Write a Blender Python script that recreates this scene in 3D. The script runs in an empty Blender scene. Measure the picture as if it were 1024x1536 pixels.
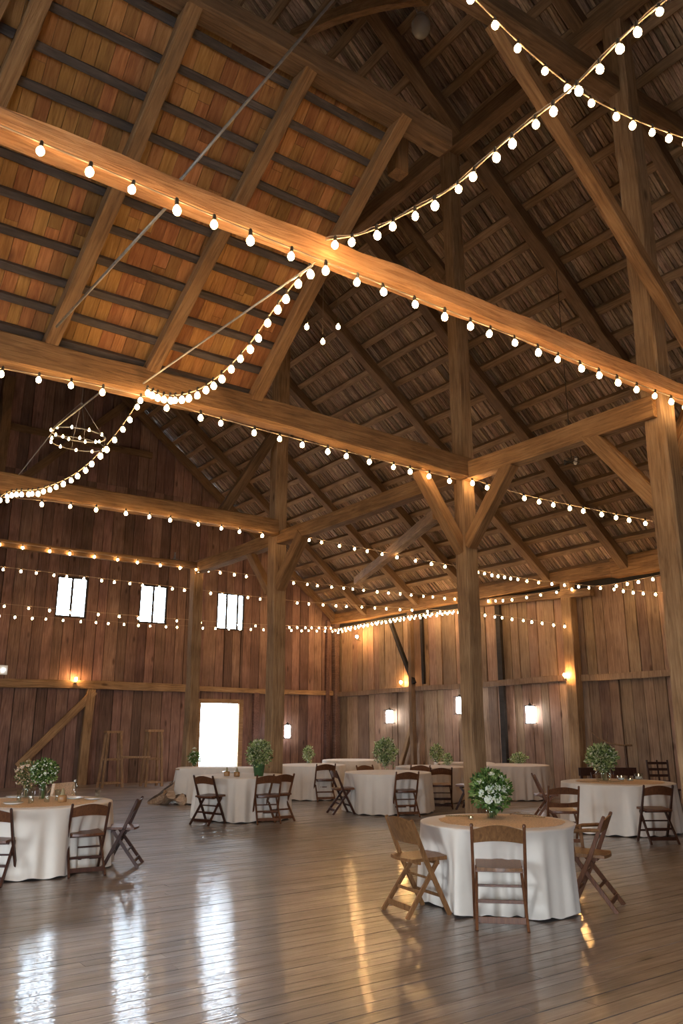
import bpy, bmesh, math, random
from mathutils import Vector, Matrix, noise
random.seed(11)
sc = bpy.context.scene
COL = sc.collection
R = math.radians
V = Vector
# ---------------------------------------------------------------- camera
FPX, EYE, HOR = 1190.0, 1.7, 1087.0
PITCH = math.atan((HOR - 768) / FPX)
AZ = R(54.5)
cam_d = bpy.data.cameras.new('camera'); cam = bpy.data.objects.new('camera', cam_d); COL.objects.link(cam)
cam_d.sensor_fit = 'VERTICAL'; cam_d.sensor_height = 36.0; cam_d.lens = 36.0 * FPX / 1536.0
cam_d.clip_start = 0.05; cam_d.clip_end = 500
cam.location = (0, 0, EYE); cam.rotation_euler = (math.pi / 2 + PITCH, 0, AZ - math.pi / 2)
sc.camera = cam
# ---------------------------------------------------------------- render look
sc.view_settings.view_transform = 'Standard'; sc.view_settings.look = 'None'
sc.view_settings.gamma = 1; sc.view_settings.use_curve_mapping = False
sc.view_settings.exposure = 0.0
sc.render.engine = 'CYCLES'
cy = sc.cycles
cy.use_denoising = True
cy.max_bounces = 8; cy.diffuse_bounces = 4; cy.glossy_bounces = 4; cy.transmission_bounces = 6; cy.transparent_max_bounces = 12
cy.sample_clamp_indirect = 4.0; cy.caustics_reflective = False; cy.caustics_refractive = False
# ---------------------------------------------------------------- daylight outside
SKY = 30.0
w = bpy.data.worlds.new('daylight'); sc.world = w; w.use_nodes = True
bg = w.node_tree.nodes['Background']; bg.inputs[0].default_value = (0.74, 0.86, 1.0, 1); bg.inputs[1].default_value = SKY

BULB = 76.0          # radiance of the festoon bulbs
SPOT = 460.0         # radiance of the wall lamps

def portal(name, loc, rot, sx, sy):
    l = bpy.data.lights.new(name, 'AREA'); l.shape = 'RECTANGLE'; l.size = sx; l.size_y = sy
    l.cycles.is_portal = True
    o = bpy.data.objects.new(name, l); COL.objects.link(o); o.location = loc; o.rotation_euler = rot
    return o

# ---------------------------------------------------------------- plan of the barn
XR, YB = 17.17, 24.36          # right wall, back wall
XL, YN = -11.0, -4.0           # left wall, near wall (behind the camera)
XP = 8.7                       # row of posts
TB = 0.78; XRIDGE = 3.0
def roof_z(x): return 5.62 + TB * (XR - x) if x > XRIDGE else 5.62 + TB * (XR - XRIDGE) - TB * (XRIDGE - x)
ZR = roof_z(XRIDGE)
_h = V((math.cos(AZ), math.sin(AZ), 0)); _r = V((math.sin(AZ), -math.cos(AZ), 0))
_fw = _h * math.cos(PITCH) + V((0, 0, 1)) * math.sin(PITCH); _up = -_h * math.sin(PITCH) + V((0, 0, 1)) * math.cos(PITCH)
def at(px, py, ax, val):
    'surveyed point of the room: the sight line to a photo point met with the plane axis = val'
    d = _fw * FPX + _r * (px - 512) + _up * (768 - py); o = V((0, 0, EYE)); i = 'xyz'.index(ax)
    return o + d * ((val - o[i]) / d[i])

# ---------------------------------------------------------------- materials
def new_mat(name):
    m = bpy.data.materials.new(name); m.use_nodes = True
    nt = m.node_tree; return m, nt, nt.nodes['Principled BSDF']
def ramp(nt, stops):
    r = nt.nodes.new('ShaderNodeValToRGB'); e = r.color_ramp.elements
    while len(e) < len(stops): e.new(0.5)
    for i, (p, c) in enumerate(stops): e[i].position = p; e[i].color = (*c, 1)
    return r
def wood(name, dark, mid, light, scale=(1, 14, 14), rough=0.75, bump=0.35, island=0.5, knots=True, spec=0.3, coat=0.0, hue=0.0, objrand=False):
    m, nt, b = new_mat(name); N = nt.nodes; L = nt.links
    tc = N.new('ShaderNodeTexCoord'); mp = N.new('ShaderNodeMapping'); mp.inputs['Scale'].default_value = scale
    geo = N.new('ShaderNodeNewGeometry'); L.new(tc.outputs['Object'], mp.inputs[0])
    off = N.new('ShaderNodeVectorMath'); off.operation = 'ADD'
    rs = N.new('ShaderNodeVectorMath'); rs.operation = 'SCALE'; rs.inputs[0].default_value = (37, 51, 23)
    oi = N.new('ShaderNodeObjectInfo'); ad = N.new('ShaderNodeMath'); ad.operation = 'ADD'
    L.new(geo.outputs['Random Per Island'], ad.inputs[0]); L.new(oi.outputs['Random'], ad.inputs[1])
    L.new(ad.outputs[0], rs.inputs['Scale']); L.new(mp.outputs[0], off.inputs[0]); L.new(rs.outputs[0], off.inputs[1])
    n1 = N.new('ShaderNodeTexNoise'); n1.inputs['Scale'].default_value = 2.2; n1.inputs['Detail'].default_value = 7; n1.inputs['Roughness'].default_value = 0.65; n1.inputs['Distortion'].default_value = 0.6
    L.new(off.outputs[0], n1.inputs['Vector'])
    n2 = N.new('ShaderNodeTexNoise'); n2.inputs['Scale'].default_value = 1.3; n2.inputs['Detail'].default_value = 3; L.new(tc.outputs['Object'], n2.inputs['Vector'])
    mix = N.new('ShaderNodeMath'); mix.operation = 'MULTIPLY_ADD'; mix.inputs[1].default_value = 0.65
    s2 = N.new('ShaderNodeMath'); s2.operation = 'MULTIPLY'; s2.inputs[1].default_value = 0.35; L.new(n2.outputs[0], s2.inputs[0])
    L.new(n1.outputs[0], mix.inputs[0]); L.new(s2.outputs[0], mix.inputs[2])
    cr = ramp(nt, [(0.33, dark), (0.5, mid), (0.66, light)]); L.new(mix.outputs[0], cr.inputs[0])
    # board to board difference in tone
    hv = N.new('ShaderNodeHueSaturation')
    mr = N.new('ShaderNodeMapRange'); mr.inputs[3].default_value = 1 - island * 0.6; mr.inputs[4].default_value = 1 + island * 0.6
    fr = N.new('ShaderNodeMath'); fr.operation = 'FRACT'; L.new(ad.outputs[0], fr.inputs[0])
    L.new(fr.outputs[0], mr.inputs[0]); L.new(mr.outputs[0], hv.inputs['Value'])
    mr2 = N.new('ShaderNodeMapRange'); mr2.inputs[3].default_value = 0.5 - hue; mr2.inputs[4].default_value = 0.5 + hue
    wn = N.new('ShaderNodeTexWhiteNoise'); wn.noise_dimensions = '1D'; L.new(ad.outputs[0], wn.inputs['W']); L.new(wn.outputs['Value'], mr2.inputs[0]); L.new(mr2.outputs[0], hv.inputs['Hue'])
    L.new(cr.outputs[0], hv.inputs['Color'])
    last = hv.outputs[0]
    if knots:
        vo = N.new('ShaderNodeTexVoronoi'); vo.inputs['Scale'].default_value = 0.9
        mk = N.new('ShaderNodeMapping'); mk.inputs['Scale'].default_value = tuple(1 + 0.12 * (s - 1) for s in scale); L.new(tc.outputs['Object'], mk.inputs[0]); L.new(mk.outputs[0], vo.inputs['Vector'])
        kr = ramp(nt, [(0.05, (0.25, 0.2, 0.17)), (0.12, (1, 1, 1))]); L.new(vo.outputs['Distance'], kr.inputs[0])
        mm = N.new('ShaderNodeMixRGB'); mm.blend_type = 'MULTIPLY'; mm.inputs[0].default_value = 0.8
        L.new(last, mm.inputs[1]); L.new(kr.outputs[0], mm.inputs[2]); last = mm.outputs[0]
    L.new(last, b.inputs['Base Color'])
    b.inputs['Roughness'].default_value = rough; b.inputs['Specular IOR Level'].default_value = spec; b.inputs['Coat Weight'].default_value = coat; b.inputs['Coat Roughness'].default_value = 0.15
    bp = N.new('ShaderNodeBump'); bp.inputs['Strength'].default_value = bump; bp.inputs['Distance'].default_value = 0.02
    L.new(n1.outputs[0], bp.inputs['Height']); L.new(bp.outputs[0], b.inputs['Normal'])
    return m
def plain(name, col, rough=0.5, metal=0.0, noise_amt=0.0, nscale=20, spec=0.5, bump=0.0, sheen=0.0):
    m, nt, b = new_mat(name); b.inputs['Roughness'].default_value = rough; b.inputs['Metallic'].default_value = metal
    b.inputs['Specular IOR Level'].default_value = spec; b.inputs['Sheen Weight'].default_value = sheen
    n = nt.nodes.new('ShaderNodeTexNoise'); n.inputs['Scale'].default_value = nscale; n.inputs['Detail'].default_value = 5
    tc = nt.nodes.new('ShaderNodeTexCoord'); nt.links.new(tc.outputs['Object'], n.inputs['Vector'])
    lo = tuple(c * (1 - noise_amt) for c in col); hi = tuple(min(1, c * (1 + noise_amt)) for c in col)
    r = ramp(nt, [(0.3, lo), (0.7, hi)]); nt.links.new(n.outputs[0], r.inputs[0]); nt.links.new(r.outputs[0], b.inputs['Base Color'])
    if bump:
        bp = nt.nodes.new('ShaderNodeBump'); bp.inputs['Strength'].default_value = bump; bp.inputs['Distance'].default_value = 0.01
        nt.links.new(n.outputs[0], bp.inputs['Height']); nt.links.new(bp.outputs[0], b.inputs['Normal'])
    return m
def island_mat(name, cols, rough=0.6, trans=0.0):
    m, nt, b = new_mat(name)
    g = nt.nodes.new('ShaderNodeNewGeometry'); r = ramp(nt, [(i / (len(cols) - 1), c) for i, c in enumerate(cols)])
    nt.links.new(g.outputs['Random Per Island'], r.inputs[0]); nt.links.new(r.outputs[0], b.inputs['Base Color']); b.inputs['Roughness'].default_value = rough
    if trans:
        t = nt.nodes.new('ShaderNodeBsdfTranslucent'); mx = nt.nodes.new('ShaderNodeMixShader'); mx.inputs[0].default_value = trans
        nt.links.new(r.outputs[0], t.inputs[0]); nt.links.new(b.outputs[0], mx.inputs[1]); nt.links.new(t.outputs[0], mx.inputs[2]); nt.links.new(mx.outputs[0], nt.nodes['Material Output'].inputs[0])
    return m
def emis(name, col, s, base=(0.9, 0.85, 0.8)):
    m, nt, b = new_mat(name); b.inputs['Base Color'].default_value = (*base, 1)
    b.inputs['Emission Color'].default_value = (*col, 1); b.inputs['Emission Strength'].default_value = s; return m
def glass(name, tint=(0.95, 0.98, 0.97), clear=0.8):
    m = bpy.data.materials.new(name); m.use_nodes = True; nt = m.node_tree; nt.nodes.clear()
    o = nt.nodes.new('ShaderNodeOutputMaterial'); t = nt.nodes.new('ShaderNodeBsdfTransparent'); t.inputs[0].default_value = (*tint, 1)
    g = nt.nodes.new('ShaderNodeBsdfGlossy'); g.inputs['Roughness'].default_value = 0.04; mx = nt.nodes.new('ShaderNodeMixShader')
    lw = nt.nodes.new('ShaderNodeLayerWeight'); lw.inputs[0].default_value = 0.5; f = nt.nodes.new('ShaderNodeMath'); f.operation = 'POWER'; f.inputs[1].default_value = 4.0; nt.links.new(lw.outputs['Facing'], f.inputs[0]); ma = nt.nodes.new('ShaderNodeMath'); ma.operation = 'ADD'; ma.inputs[1].default_value = 0.04 + (1 - clear) * 0.2; ma.use_clamp = True
    nt.links.new(f.outputs[0], ma.inputs[0]); nt.links.new(ma.outputs[0], mx.inputs[0]); nt.links.new(t.outputs[0], mx.inputs[1]); nt.links.new(g.outputs[0], mx.inputs[2]); nt.links.new(mx.outputs[0], o.inputs[0])
    return m

M = {}
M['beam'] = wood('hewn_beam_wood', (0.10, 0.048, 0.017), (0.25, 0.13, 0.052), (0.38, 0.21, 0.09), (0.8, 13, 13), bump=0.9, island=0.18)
M['beam_lit'] = wood('bulb_lit_beam_wood', (0.24, 0.10, 0.04), (0.50, 0.25, 0.11), (0.66, 0.38, 0.19), (0.8, 13, 13), bump=0.9, island=0.1)  # lighter orange copy of the beam wood, bulb light put into its colour
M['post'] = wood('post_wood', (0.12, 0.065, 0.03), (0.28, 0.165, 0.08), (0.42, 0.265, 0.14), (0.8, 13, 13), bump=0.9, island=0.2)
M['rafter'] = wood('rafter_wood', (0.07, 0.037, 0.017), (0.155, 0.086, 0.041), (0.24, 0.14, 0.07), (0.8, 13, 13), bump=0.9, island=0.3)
M['purlin'] = wood('purlin_wood', (0.09, 0.052, 0.026), (0.21, 0.125, 0.064), (0.31, 0.195, 0.105), (0.8, 13, 13), bump=0.4, island=0.3, knots=False)
M['purlin_grey'] = wood('weathered_batten', (0.035, 0.026, 0.021), (0.075, 0.056, 0.045), (0.13, 0.10, 0.08), (1, 9, 9), bump=0.4, island=0.2, knots=False)
M['lath'] = wood('shingle_wood', (0.09, 0.055, 0.032), (0.26, 0.165, 0.10), (0.46, 0.31, 0.20), (3, 22, 22), bump=0.4, island=0.9, knots=False, hue=0.012)
M['roofboard'] = wood('roof_board_orange', (0.20, 0.075, 0.022), (0.36, 0.155, 0.045), (0.50, 0.24, 0.08), (14, 1.2, 14), bump=0.4, island=0.45, hue=0.012)
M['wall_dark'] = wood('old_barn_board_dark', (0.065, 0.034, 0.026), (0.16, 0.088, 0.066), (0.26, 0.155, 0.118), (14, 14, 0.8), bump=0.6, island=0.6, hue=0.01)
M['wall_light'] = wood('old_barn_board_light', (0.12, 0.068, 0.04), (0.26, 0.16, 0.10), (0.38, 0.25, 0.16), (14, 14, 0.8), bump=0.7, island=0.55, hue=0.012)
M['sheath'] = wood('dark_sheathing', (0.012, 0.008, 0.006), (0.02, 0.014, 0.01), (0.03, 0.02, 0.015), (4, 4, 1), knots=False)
M['chair'] = wood('varnished_chair_wood', (0.07, 0.024, 0.010), (0.13, 0.048, 0.019), (0.19, 0.075, 0.03), (20, 20, 3), rough=0.42, bump=0.08, island=0.15, knots=False, spec=0.3, coat=0.08)
M['chair_light'] = wood('honey_chair_wood', (0.12, 0.05, 0.018), (0.22, 0.10, 0.037), (0.32, 0.155, 0.06), (20, 20, 3), rough=0.42, bump=0.08, island=0.15, knots=False, spec=0.3, coat=0.08)
M['chair_dark'] = wood('dark_chair_wood', (0.03, 0.011, 0.006), (0.055, 0.02, 0.011), (0.085, 0.033, 0.018), (20, 20, 3), rough=0.45, bump=0.08, island=0.15, knots=False, spec=0.25, coat=0.05)
M['stool'] = wood('raw_stool_wood', (0.16, 0.09, 0.045), (0.30, 0.175, 0.09), (0.42, 0.26, 0.15), (12, 12, 2), bump=0.3, island=0.3, knots=False)
M['log'] = wood('split_log_wood', (0.24, 0.14, 0.08), (0.48, 0.31, 0.19), (0.68, 0.50, 0.34), (1.5, 14, 14), bump=0.6, island=0.5, knots=False)
M['bark'] = wood('log_bark', (0.05, 0.032, 0.022), (0.11, 0.075, 0.05), (0.19, 0.135, 0.09), (3, 10, 10), bump=0.9, island=0.3, knots=False)
def cloth_mat(name, col):
    m, nt, b = new_mat(name); N = nt.nodes; L = nt.links
    b.inputs['Roughness'].default_value = 0.9; b.inputs['Sheen Weight'].default_value = 0.25; b.inputs['Specular IOR Level'].default_value = 0.1
    tc = N.new('ShaderNodeTexCoord'); n = N.new('ShaderNodeTexNoise'); n.inputs['Scale'].default_value = 3; n.inputs['Detail'].default_value = 6; L.new(tc.outputs['Object'], n.inputs['Vector'])
    r = ramp(nt, [(0.3, tuple(c * 0.9 for c in col)), (0.7, col)]); L.new(n.outputs[0], r.inputs[0]); L.new(r.outputs[0], b.inputs['Base Color'])
    bp = N.new('ShaderNodeBump'); bp.inputs['Strength'].default_value = 0.25; bp.inputs['Distance'].default_value = 0.03
    L.new(n.outputs[0], bp.inputs['Height']); L.new(bp.outputs[0], b.inputs['Normal']); return m
M['cloth'] = cloth_mat('ivory_linen', (0.80, 0.70, 0.585))
M['cloth_beige'] = cloth_mat('beige_linen', (0.66, 0.54, 0.43))
M['burlap'] = plain('burlap', (0.78, 0.57, 0.39), 0.95, noise_amt=0.25, nscale=60, bump=0.3, spec=0.1)
M['bulb'] = emis('warm_bulb_glow', (1.0, 0.62, 0.27), BULB)
M['spot'] = emis('wall_lamp_glow', (1.0, 0.52, 0.18), SPOT)
M['lantern_glow'] = emis('lantern_glow', (0.88, 0.93, 1.0), 22.0)
M['tiny'] = emis('candle_glow', (1.0, 0.72, 0.4), 6.0)
M['socket'] = plain('black_socket', (0.03, 0.025, 0.02), 0.4)
M['cable'] = plain('tan_cable', (0.34, 0.24, 0.16), 0.6)
M['rod'] = plain('grey_steel', (0.30, 0.28, 0.26), 0.45, metal=0.6, noise_amt=0.2)
M['iron'] = plain('dark_iron', (0.05, 0.045, 0.04), 0.5, metal=0.6, noise_amt=0.3)
M['white_plastic'] = plain('cream_plastic', (0.7, 0.68, 0.62), 0.4)
M['glass'] = glass('clear_glass')
M['frosted'] = emis('frosted_glass', (1, 1, 1), 0.0, (0.75, 0.75, 0.72)); M['frosted'].node_tree.nodes['Principled BSDF'].inputs['Transmission Weight'].default_value = 0.6; M['frosted'].node_tree.nodes['Principled BSDF'].inputs['Roughness'].default_value = 0.25
M['pane'] = glass('window_glass', (0.97, 0.99, 1.0), 0.95)
M['porcelain'] = plain('white_porcelain', (0.8, 0.79, 0.76), 0.15)
M['leaf'] = island_mat('green_leaves', [(0.025, 0.05, 0.012), (0.08, 0.16, 0.03), (0.18, 0.30, 0.07), (0.42, 0.52, 0.18)], 0.5, 0.4)
M['leaf_pale'] = island_mat('sage_leaves', [(0.04, 0.07, 0.02), (0.12, 0.19, 0.06), (0.34, 0.44, 0.15), (0.55, 0.65, 0.30), (0.85, 0.86, 0.62)], 0.55, 0.4)
M['leaf_autumn'] = island_mat('mixed_autumn_leaves', [(0.04, 0.06, 0.015), (0.09, 0.12, 0.03), (0.22, 0.20, 0.06), (0.42, 0.24, 0.09), (0.5, 0.42, 0.26)], 0.6)
M['petal'] = island_mat('cream_petals', [(0.62, 0.64, 0.42), (0.78, 0.78, 0.62), (0.85, 0.85, 0.76)], 0.7)
M['petal_peach'] = island_mat('peach_petals', [(0.62, 0.33, 0.18), (0.75, 0.55, 0.38), (0.8, 0.72, 0.6)], 0.7)
M['dry'] = island_mat('dried_leaves', [(0.10, 0.06, 0.03), (0.25, 0.15, 0.07), (0.30, 0.26, 0.14)], 0.8)
M['green_pot'] = plain('green_glazed_pot', (0.07, 0.16, 0.06), 0.4, noise_amt=0.2)
M['gravel'] = plain('outdoor_gravel', (0.5, 0.48, 0.44), 0.9, noise_amt=0.3)
M['amber'] = plain('amber_jar', (0.35, 0.18, 0.07), 0.2)
# floor: worn varnished planks
def floor_mat():
    m = wood('worn_floor_boards', (0.105, 0.08, 0.066), (0.225, 0.178, 0.152), (0.36, 0.30, 0.262), (0.8, 14, 14), rough=0.4, bump=0.12, island=0.32, spec=0.5, knots=True)
    nt = m.node_tree; N = nt.nodes; L = nt.links; b = N['Principled BSDF']
    tc = N.new('ShaderNodeTexCoord'); mp = N.new('ShaderNodeMapping'); mp.inputs['Scale'].default_value = (0.5, 2.5, 1); L.new(tc.outputs['Object'], mp.inputs[0])
    n = N.new('ShaderNodeTexNoise'); n.inputs['Scale'].default_value = 3; n.inputs['Detail'].default_value = 8; L.new(mp.outputs[0], n.inputs['Vector'])
    mr = N.new('ShaderNodeMapRange'); mr.inputs[1].default_value = 0.3; mr.inputs[2].default_value = 0.7; mr.inputs[3].default_value = 0.32; mr.inputs[4].default_value = 0.52; b.inputs['Specular IOR Level'].default_value = 0.9
    L.new(n.outputs[0], mr.inputs[0]); L.new(mr.outputs[0], b.inputs['Roughness'])
    b.inputs['Coat Weight'].default_value = 0.6; b.inputs['Coat Roughness'].default_value = 0.03
    n3 = N.new('ShaderNodeTexNoise'); n3.inputs['Scale'].default_value = 14; n3.inputs['Detail'].default_value = 3
    mp3 = N.new('ShaderNodeMapping'); mp3.inputs['Scale'].default_value = (0.35, 2.0, 1); L.new(tc.outputs['Object'], mp3.inputs[0]); L.new(mp3.outputs[0], n3.inputs['Vector'])
    n4 = N.new('ShaderNodeTexNoise'); n4.inputs['Scale'].default_value = 55; n4.inputs['Detail'].default_value = 2; L.new(mp3.outputs[0], n4.inputs['Vector']); m4 = N.new('ShaderNodeMath'); m4.operation = 'MULTIPLY_ADD'; m4.inputs[1].default_value = 0.35; L.new(n4.outputs[0], m4.inputs[0]); L.new(n3.outputs[0], m4.inputs[2])
    bp = N.new('ShaderNodeBump'); bp.inputs['Strength'].default_value = 0.22; bp.inputs['Distance'].default_value = 0.01
    L.new(m4.outputs[0], bp.inputs['Height']); L.new(bp.outputs[0], b.inputs['Coat Normal'])
    return m
M['floor'] = floor_mat()

# ---------------------------------------------------------------- mesh helpers
def obj(name, bm, m, parent=None, smooth=False, mats=None):
    me = bpy.data.meshes.new(name); bm.normal_update(); bm.to_mesh(me); bm.free()
    for mm in (mats or [m]): me.materials.append(mm)
    if smooth:
        for p in me.polygons: p.use_smooth = True
    o = bpy.data.objects.new(name, me); COL.objects.link(o)
    if parent is not None: o.parent = parent
    return o
def tag(o, label=None, cat=None, group=None, kind=None):
    if label: o['label'] = label
    if cat: o['category'] = cat
    if group: o['group'] = group
    if kind: o['kind'] = kind
    return o
def thing(name, label, cat, loc=(0, 0, 0), rz=0, group=None):
    o = bpy.data.objects.new(name, None); COL.objects.link(o); o.empty_display_size = 0.1
    o.location = loc; o.rotation_euler = (0, 0, rz); return tag(o, label, cat, group)
def struct_empty(name, mat4=None):
    o = bpy.data.objects.new(name, None); COL.objects.link(o); o['kind'] = 'structure'
    if mat4 is not None: o.matrix_world = mat4
    return o
def copy_tree(o, parent=None):
    c = o.copy(); COL.objects.link(c)
    if parent is not None: c.parent = parent
    for ch in list(o.children): copy_tree(ch, c)
    return c
def box(bm, x0, x1, y0, y1, z0, z1, mi=0):
    vs = [bm.verts.new(p) for p in ((x0, y0, z0), (x1, y0, z0), (x1, y1, z0), (x0, y1, z0), (x0, y0, z1), (x1, y0, z1), (x1, y1, z1), (x0, y1, z1))]
    for f in ((0, 3, 2, 1), (4, 5, 6, 7), (0, 1, 5, 4), (1, 2, 6, 5), (2, 3, 7, 6), (3, 0, 4, 7)):
        bm.faces.new([vs[i] for i in f]).material_index = mi
    return vs
def frame_for(p0, p1, upv=(0, 0, 1)):
    x = (p1 - p0).normalized(); u = V(upv)
    if abs(x.dot(u)) > 0.98: u = V((0, 1, 0))
    y = u.cross(x).normalized(); z = x.cross(y)
    return x, y, z
def bar(bm, p0, p1, w_, h_, upv=(0, 0, 1), w1=None, h1=None, ch=0.12, seg=1, wob=0.0):
    'chamfered bar from p0 to p1, w across, h along up'
    p0, p1 = V(p0), V(p1); x, y, z = frame_for(p0, p1, upv); w1 = w1 or w_; h1 = h1 or h_
    rings = []
    for k in range(seg + 1):
        t = k / seg; c = p0.lerp(p1, t); a = (w_ + (w1 - w_) * t) / 2; b = (h_ + (h1 - h_) * t) / 2; q = min(a, b) * ch * 2
        ring = []
        for (sy, sz) in ((a, b - q), (a - q, b), (-a + q, b), (-a, b - q), (-a, -b + q), (-a + q, -b), (a - q, -b), (a, -b + q)):
            j = V((0, random.uniform(-wob, wob), random.uniform(-wob, wob))) if wob else V((0, 0, 0))
            ring.append(bm.verts.new(c + y * (sy + j.y) + z * (sz + j.z)))
        rings.append(ring)
    for a, b in zip(rings, rings[1:]):
        for i in range(8): bm.faces.new((a[i], a[(i + 1) % 8], b[(i + 1) % 8], b[i]))
    bm.faces.new(rings[0][::-1]); bm.faces.new(rings[-1])
def tube(bm, pts, r, n=8, r_end=None, cap=True):
    pts = [V(p) for p in pts]; rings = []
    for k, p in enumerate(pts):
        d = (pts[min(k + 1, len(pts) - 1)] - pts[max(k - 1, 0)])
        if d.length < 1e-9: d = V((0, 0, 1))
        d.normalize(); u = V((0, 0, 1)) if abs(d.z) < 0.95 else V((1, 0, 0)); y = u.cross(d).normalized(); z = d.cross(y)
        rr = r if r_end is None else r + (r_end - r) * k / (len(pts) - 1)
        rings.append([bm.verts.new(p + (y * math.cos(2 * math.pi * i / n) + z * math.sin(2 * math.pi * i / n)) * rr) for i in range(n)])
    for a, b in zip(rings, rings[1:]):
        for i in range(n): bm.faces.new((a[i], a[(i + 1) % n], b[(i + 1) % n], b[i]))
    if cap: bm.faces.new(rings[0][::-1]); bm.faces.new(rings[-1])
def lathe(bm, prof, n=20, cx=0, cy=0, cz=0, closed=True):
    rings = [[bm.verts.new((cx + r * math.cos(2 * math.pi * i / n), cy + r * math.sin(2 * math.pi * i / n), cz + z)) for i in range(n)] for r, z in prof]
    for a, b in zip(rings, rings[1:]):
        for i in range(n): bm.faces.new((a[i], a[(i + 1) % n], b[(i + 1) % n], b[i]))
    if closed: bm.faces.new(rings[0][::-1]); bm.faces.new(rings[-1])
def timber(name, p0, p1, w_, h_, label=None, cat=None, m='beam', group=None, upv=(0, 0, 1), wob=0.008, parent=None, kind=None, sag=0.0):
    'a hewn timber with its grain along its own length'
    p0, p1 = V(p0), V(p1); L_ = (p1 - p0).length; seg = max(2, int(L_ / 0.45)); x, y, z = frame_for(p0, p1, upv)
    bm = bmesh.new(); bar(bm, (0, 0, 0), (L_, 0, 0), w_, h_, seg=seg, wob=wob, ch=0.07)
    ph = random.random() * 6
    for v in bm.verts:
        t = v.co.x / L_; v.co.z += sag * 4 * t * (1 - t) + 0.012 * math.sin(ph + v.co.x * 1.1); v.co.y += 0.012 * math.sin(ph * 2 + v.co.x * 0.9)
    o = obj(name, bm, M[m], parent)
    mt = Matrix((x, y, z)).transposed().to_4x4(); mt.translation = p0
    if parent is None: o.matrix_world = mt
    else: o.matrix_local = mt
    return tag(o, label, cat, group, kind)

# ================================================================ SETTING
# ---- floor boards run along X
bm = bmesh.new(); y = YN
while y < YB:
    wd = random.uniform(0.14, 0.16); x = XL - random.random() * 3
    while x < XR:
        l = random.uniform(2.6, 5.2); a = max(x, XL); b = min(x + l, XR)
        if b > a + 0.05:
            dz = random.uniform(-0.0012, 0.0012); t1 = random.uniform(-0.0012, 0.0012)
            vs = box(bm, a + 0.001, b - 0.001, y + 0.004, min(y + wd, YB) - 0.004, -0.03, 0.0 + dz)
            for v in vs[4:]:
                if v.co.y > y + wd / 2: v.co.z += t1
        x += l
    y += wd
floor = tag(obj('floor', bm, M['floor']), kind='structure')
bm = bmesh.new(); box(bm, XL - 0.1, XR + 0.1, YN - 0.1, YB + 0.1, -0.12, -0.031); tag(obj('subfloor', bm, M['sheath'], floor))
bm = bmesh.new(); box(bm, -80, 90, -80, 110, -0.3, -0.125); tag(obj('ground', bm, M['gravel']), kind='structure')

# ---- plank walls
def plank_wall(name, axis, pos, out, a0, a1, tiers, holes, m, pw=(0.27, 0.37), topf=None):
    'axis x: wall runs along X at Y=pos; out = +1 outward direction sign'
    root = struct_empty(name); bm = bmesh.new(); bs = bmesh.new()
    edges = sorted({a0, a1, *[h[0] for h in holes], *[h[1] for h in holes]})
    cols = []
    for e0, e1 in zip(edges, edges[1:]):
        n = max(1, round((e1 - e0) / ((pw[0] + pw[1]) / 2))); cs = [e0] + sorted(e0 + (e1 - e0) * (i + random.uniform(-0.12, 0.12)) / n for i in range(1, n)) + [e1]
        cols += list(zip(cs, cs[1:]))
    for c0, c1 in cols:
        mid = (c0 + c1) / 2; top = topf(mid) if topf else tiers[-1][1]
        for z0, z1 in tiers:
            z1 = min(z1, top); z0_ = z0 if z0 > 0 else -0.12
            if z1 <= z0_ + 0.05: continue
            ivs = [(z0_, z1)]
            for h0, h1, hz0, hz1 in holes:
                if h0 - 1e-4 <= mid <= h1 + 1e-4:
                    nx = []
                    for p, q in ivs:
                        if hz1 <= p or hz0 >= q: nx.append((p, q)); continue
                        if hz0 <= 0: nx.append((p, 0.0)) if p < 0 else None
                        if p < hz0: nx.append((p, hz0))
                        if q > hz1: nx.append((hz1, q))
                    ivs = nx
            for p, q in ivs:
                t = random.uniform(0.0, 0.035); g = random.uniform(0.004, 0.012)
                lo, hi = (pos - t, pos + 0.03) if out > 0 else (pos - 0.03, pos + t)
                s0, s1 = (pos + 0.03, pos + 0.06) if out > 0 else (pos - 0.06, pos - 0.03)
                if axis == 'x':
                    vs = box(bm, c0 + g, c1 - g, lo, hi, p, q); box(bs, c0, c1, s0, s1, p, q)
                    for i in (0, 3, 4, 7): vs[i].co.x += random.uniform(-0.004, 0.006)
                else:
                    vs = box(bm, lo, hi, c0 + g, c1 - g, p, q); box(bs, s0, s1, c0, c1, p, q)
                    for i in (0, 1, 4, 5): vs[i].co.y += random.uniform(-0.004, 0.006)
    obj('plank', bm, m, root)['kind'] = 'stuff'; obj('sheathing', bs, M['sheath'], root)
    return root
WIN = [(6.80, 7.74, 4.84, 6.08), (9.42, 10.36, 4.84, 6.08), (12.17, 13.22, 4.82, 6.08)]
DOOR = (11.72, 13.12, 0.0, 2.38)
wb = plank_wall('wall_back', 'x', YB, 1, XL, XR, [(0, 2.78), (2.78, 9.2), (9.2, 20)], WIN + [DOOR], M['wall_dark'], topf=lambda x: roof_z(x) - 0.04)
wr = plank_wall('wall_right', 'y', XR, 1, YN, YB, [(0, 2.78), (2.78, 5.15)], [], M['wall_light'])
bm = bmesh.new(); box(bm, XR + 0.02, XR + 0.1, YN, YB, 5.15, 5.9); obj('sheathing', bm, M['sheath'], wr)
BIG = (-5.0, -0.9, 0.0, 3.4)      # wide barn doorway behind the photographer
BIGL = (3.0, 7.0, 0.0, 3.4)    # barn doorway in the left side wall
wn = plank_wall('wall_front', 'x', YN, -1, XL, XR, [(0, 3.4), (3.4, 20)], [BIG], M['wall_dark'], pw=(0.5, 0.6), topf=lambda x: roof_z(x) - 0.04)
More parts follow.
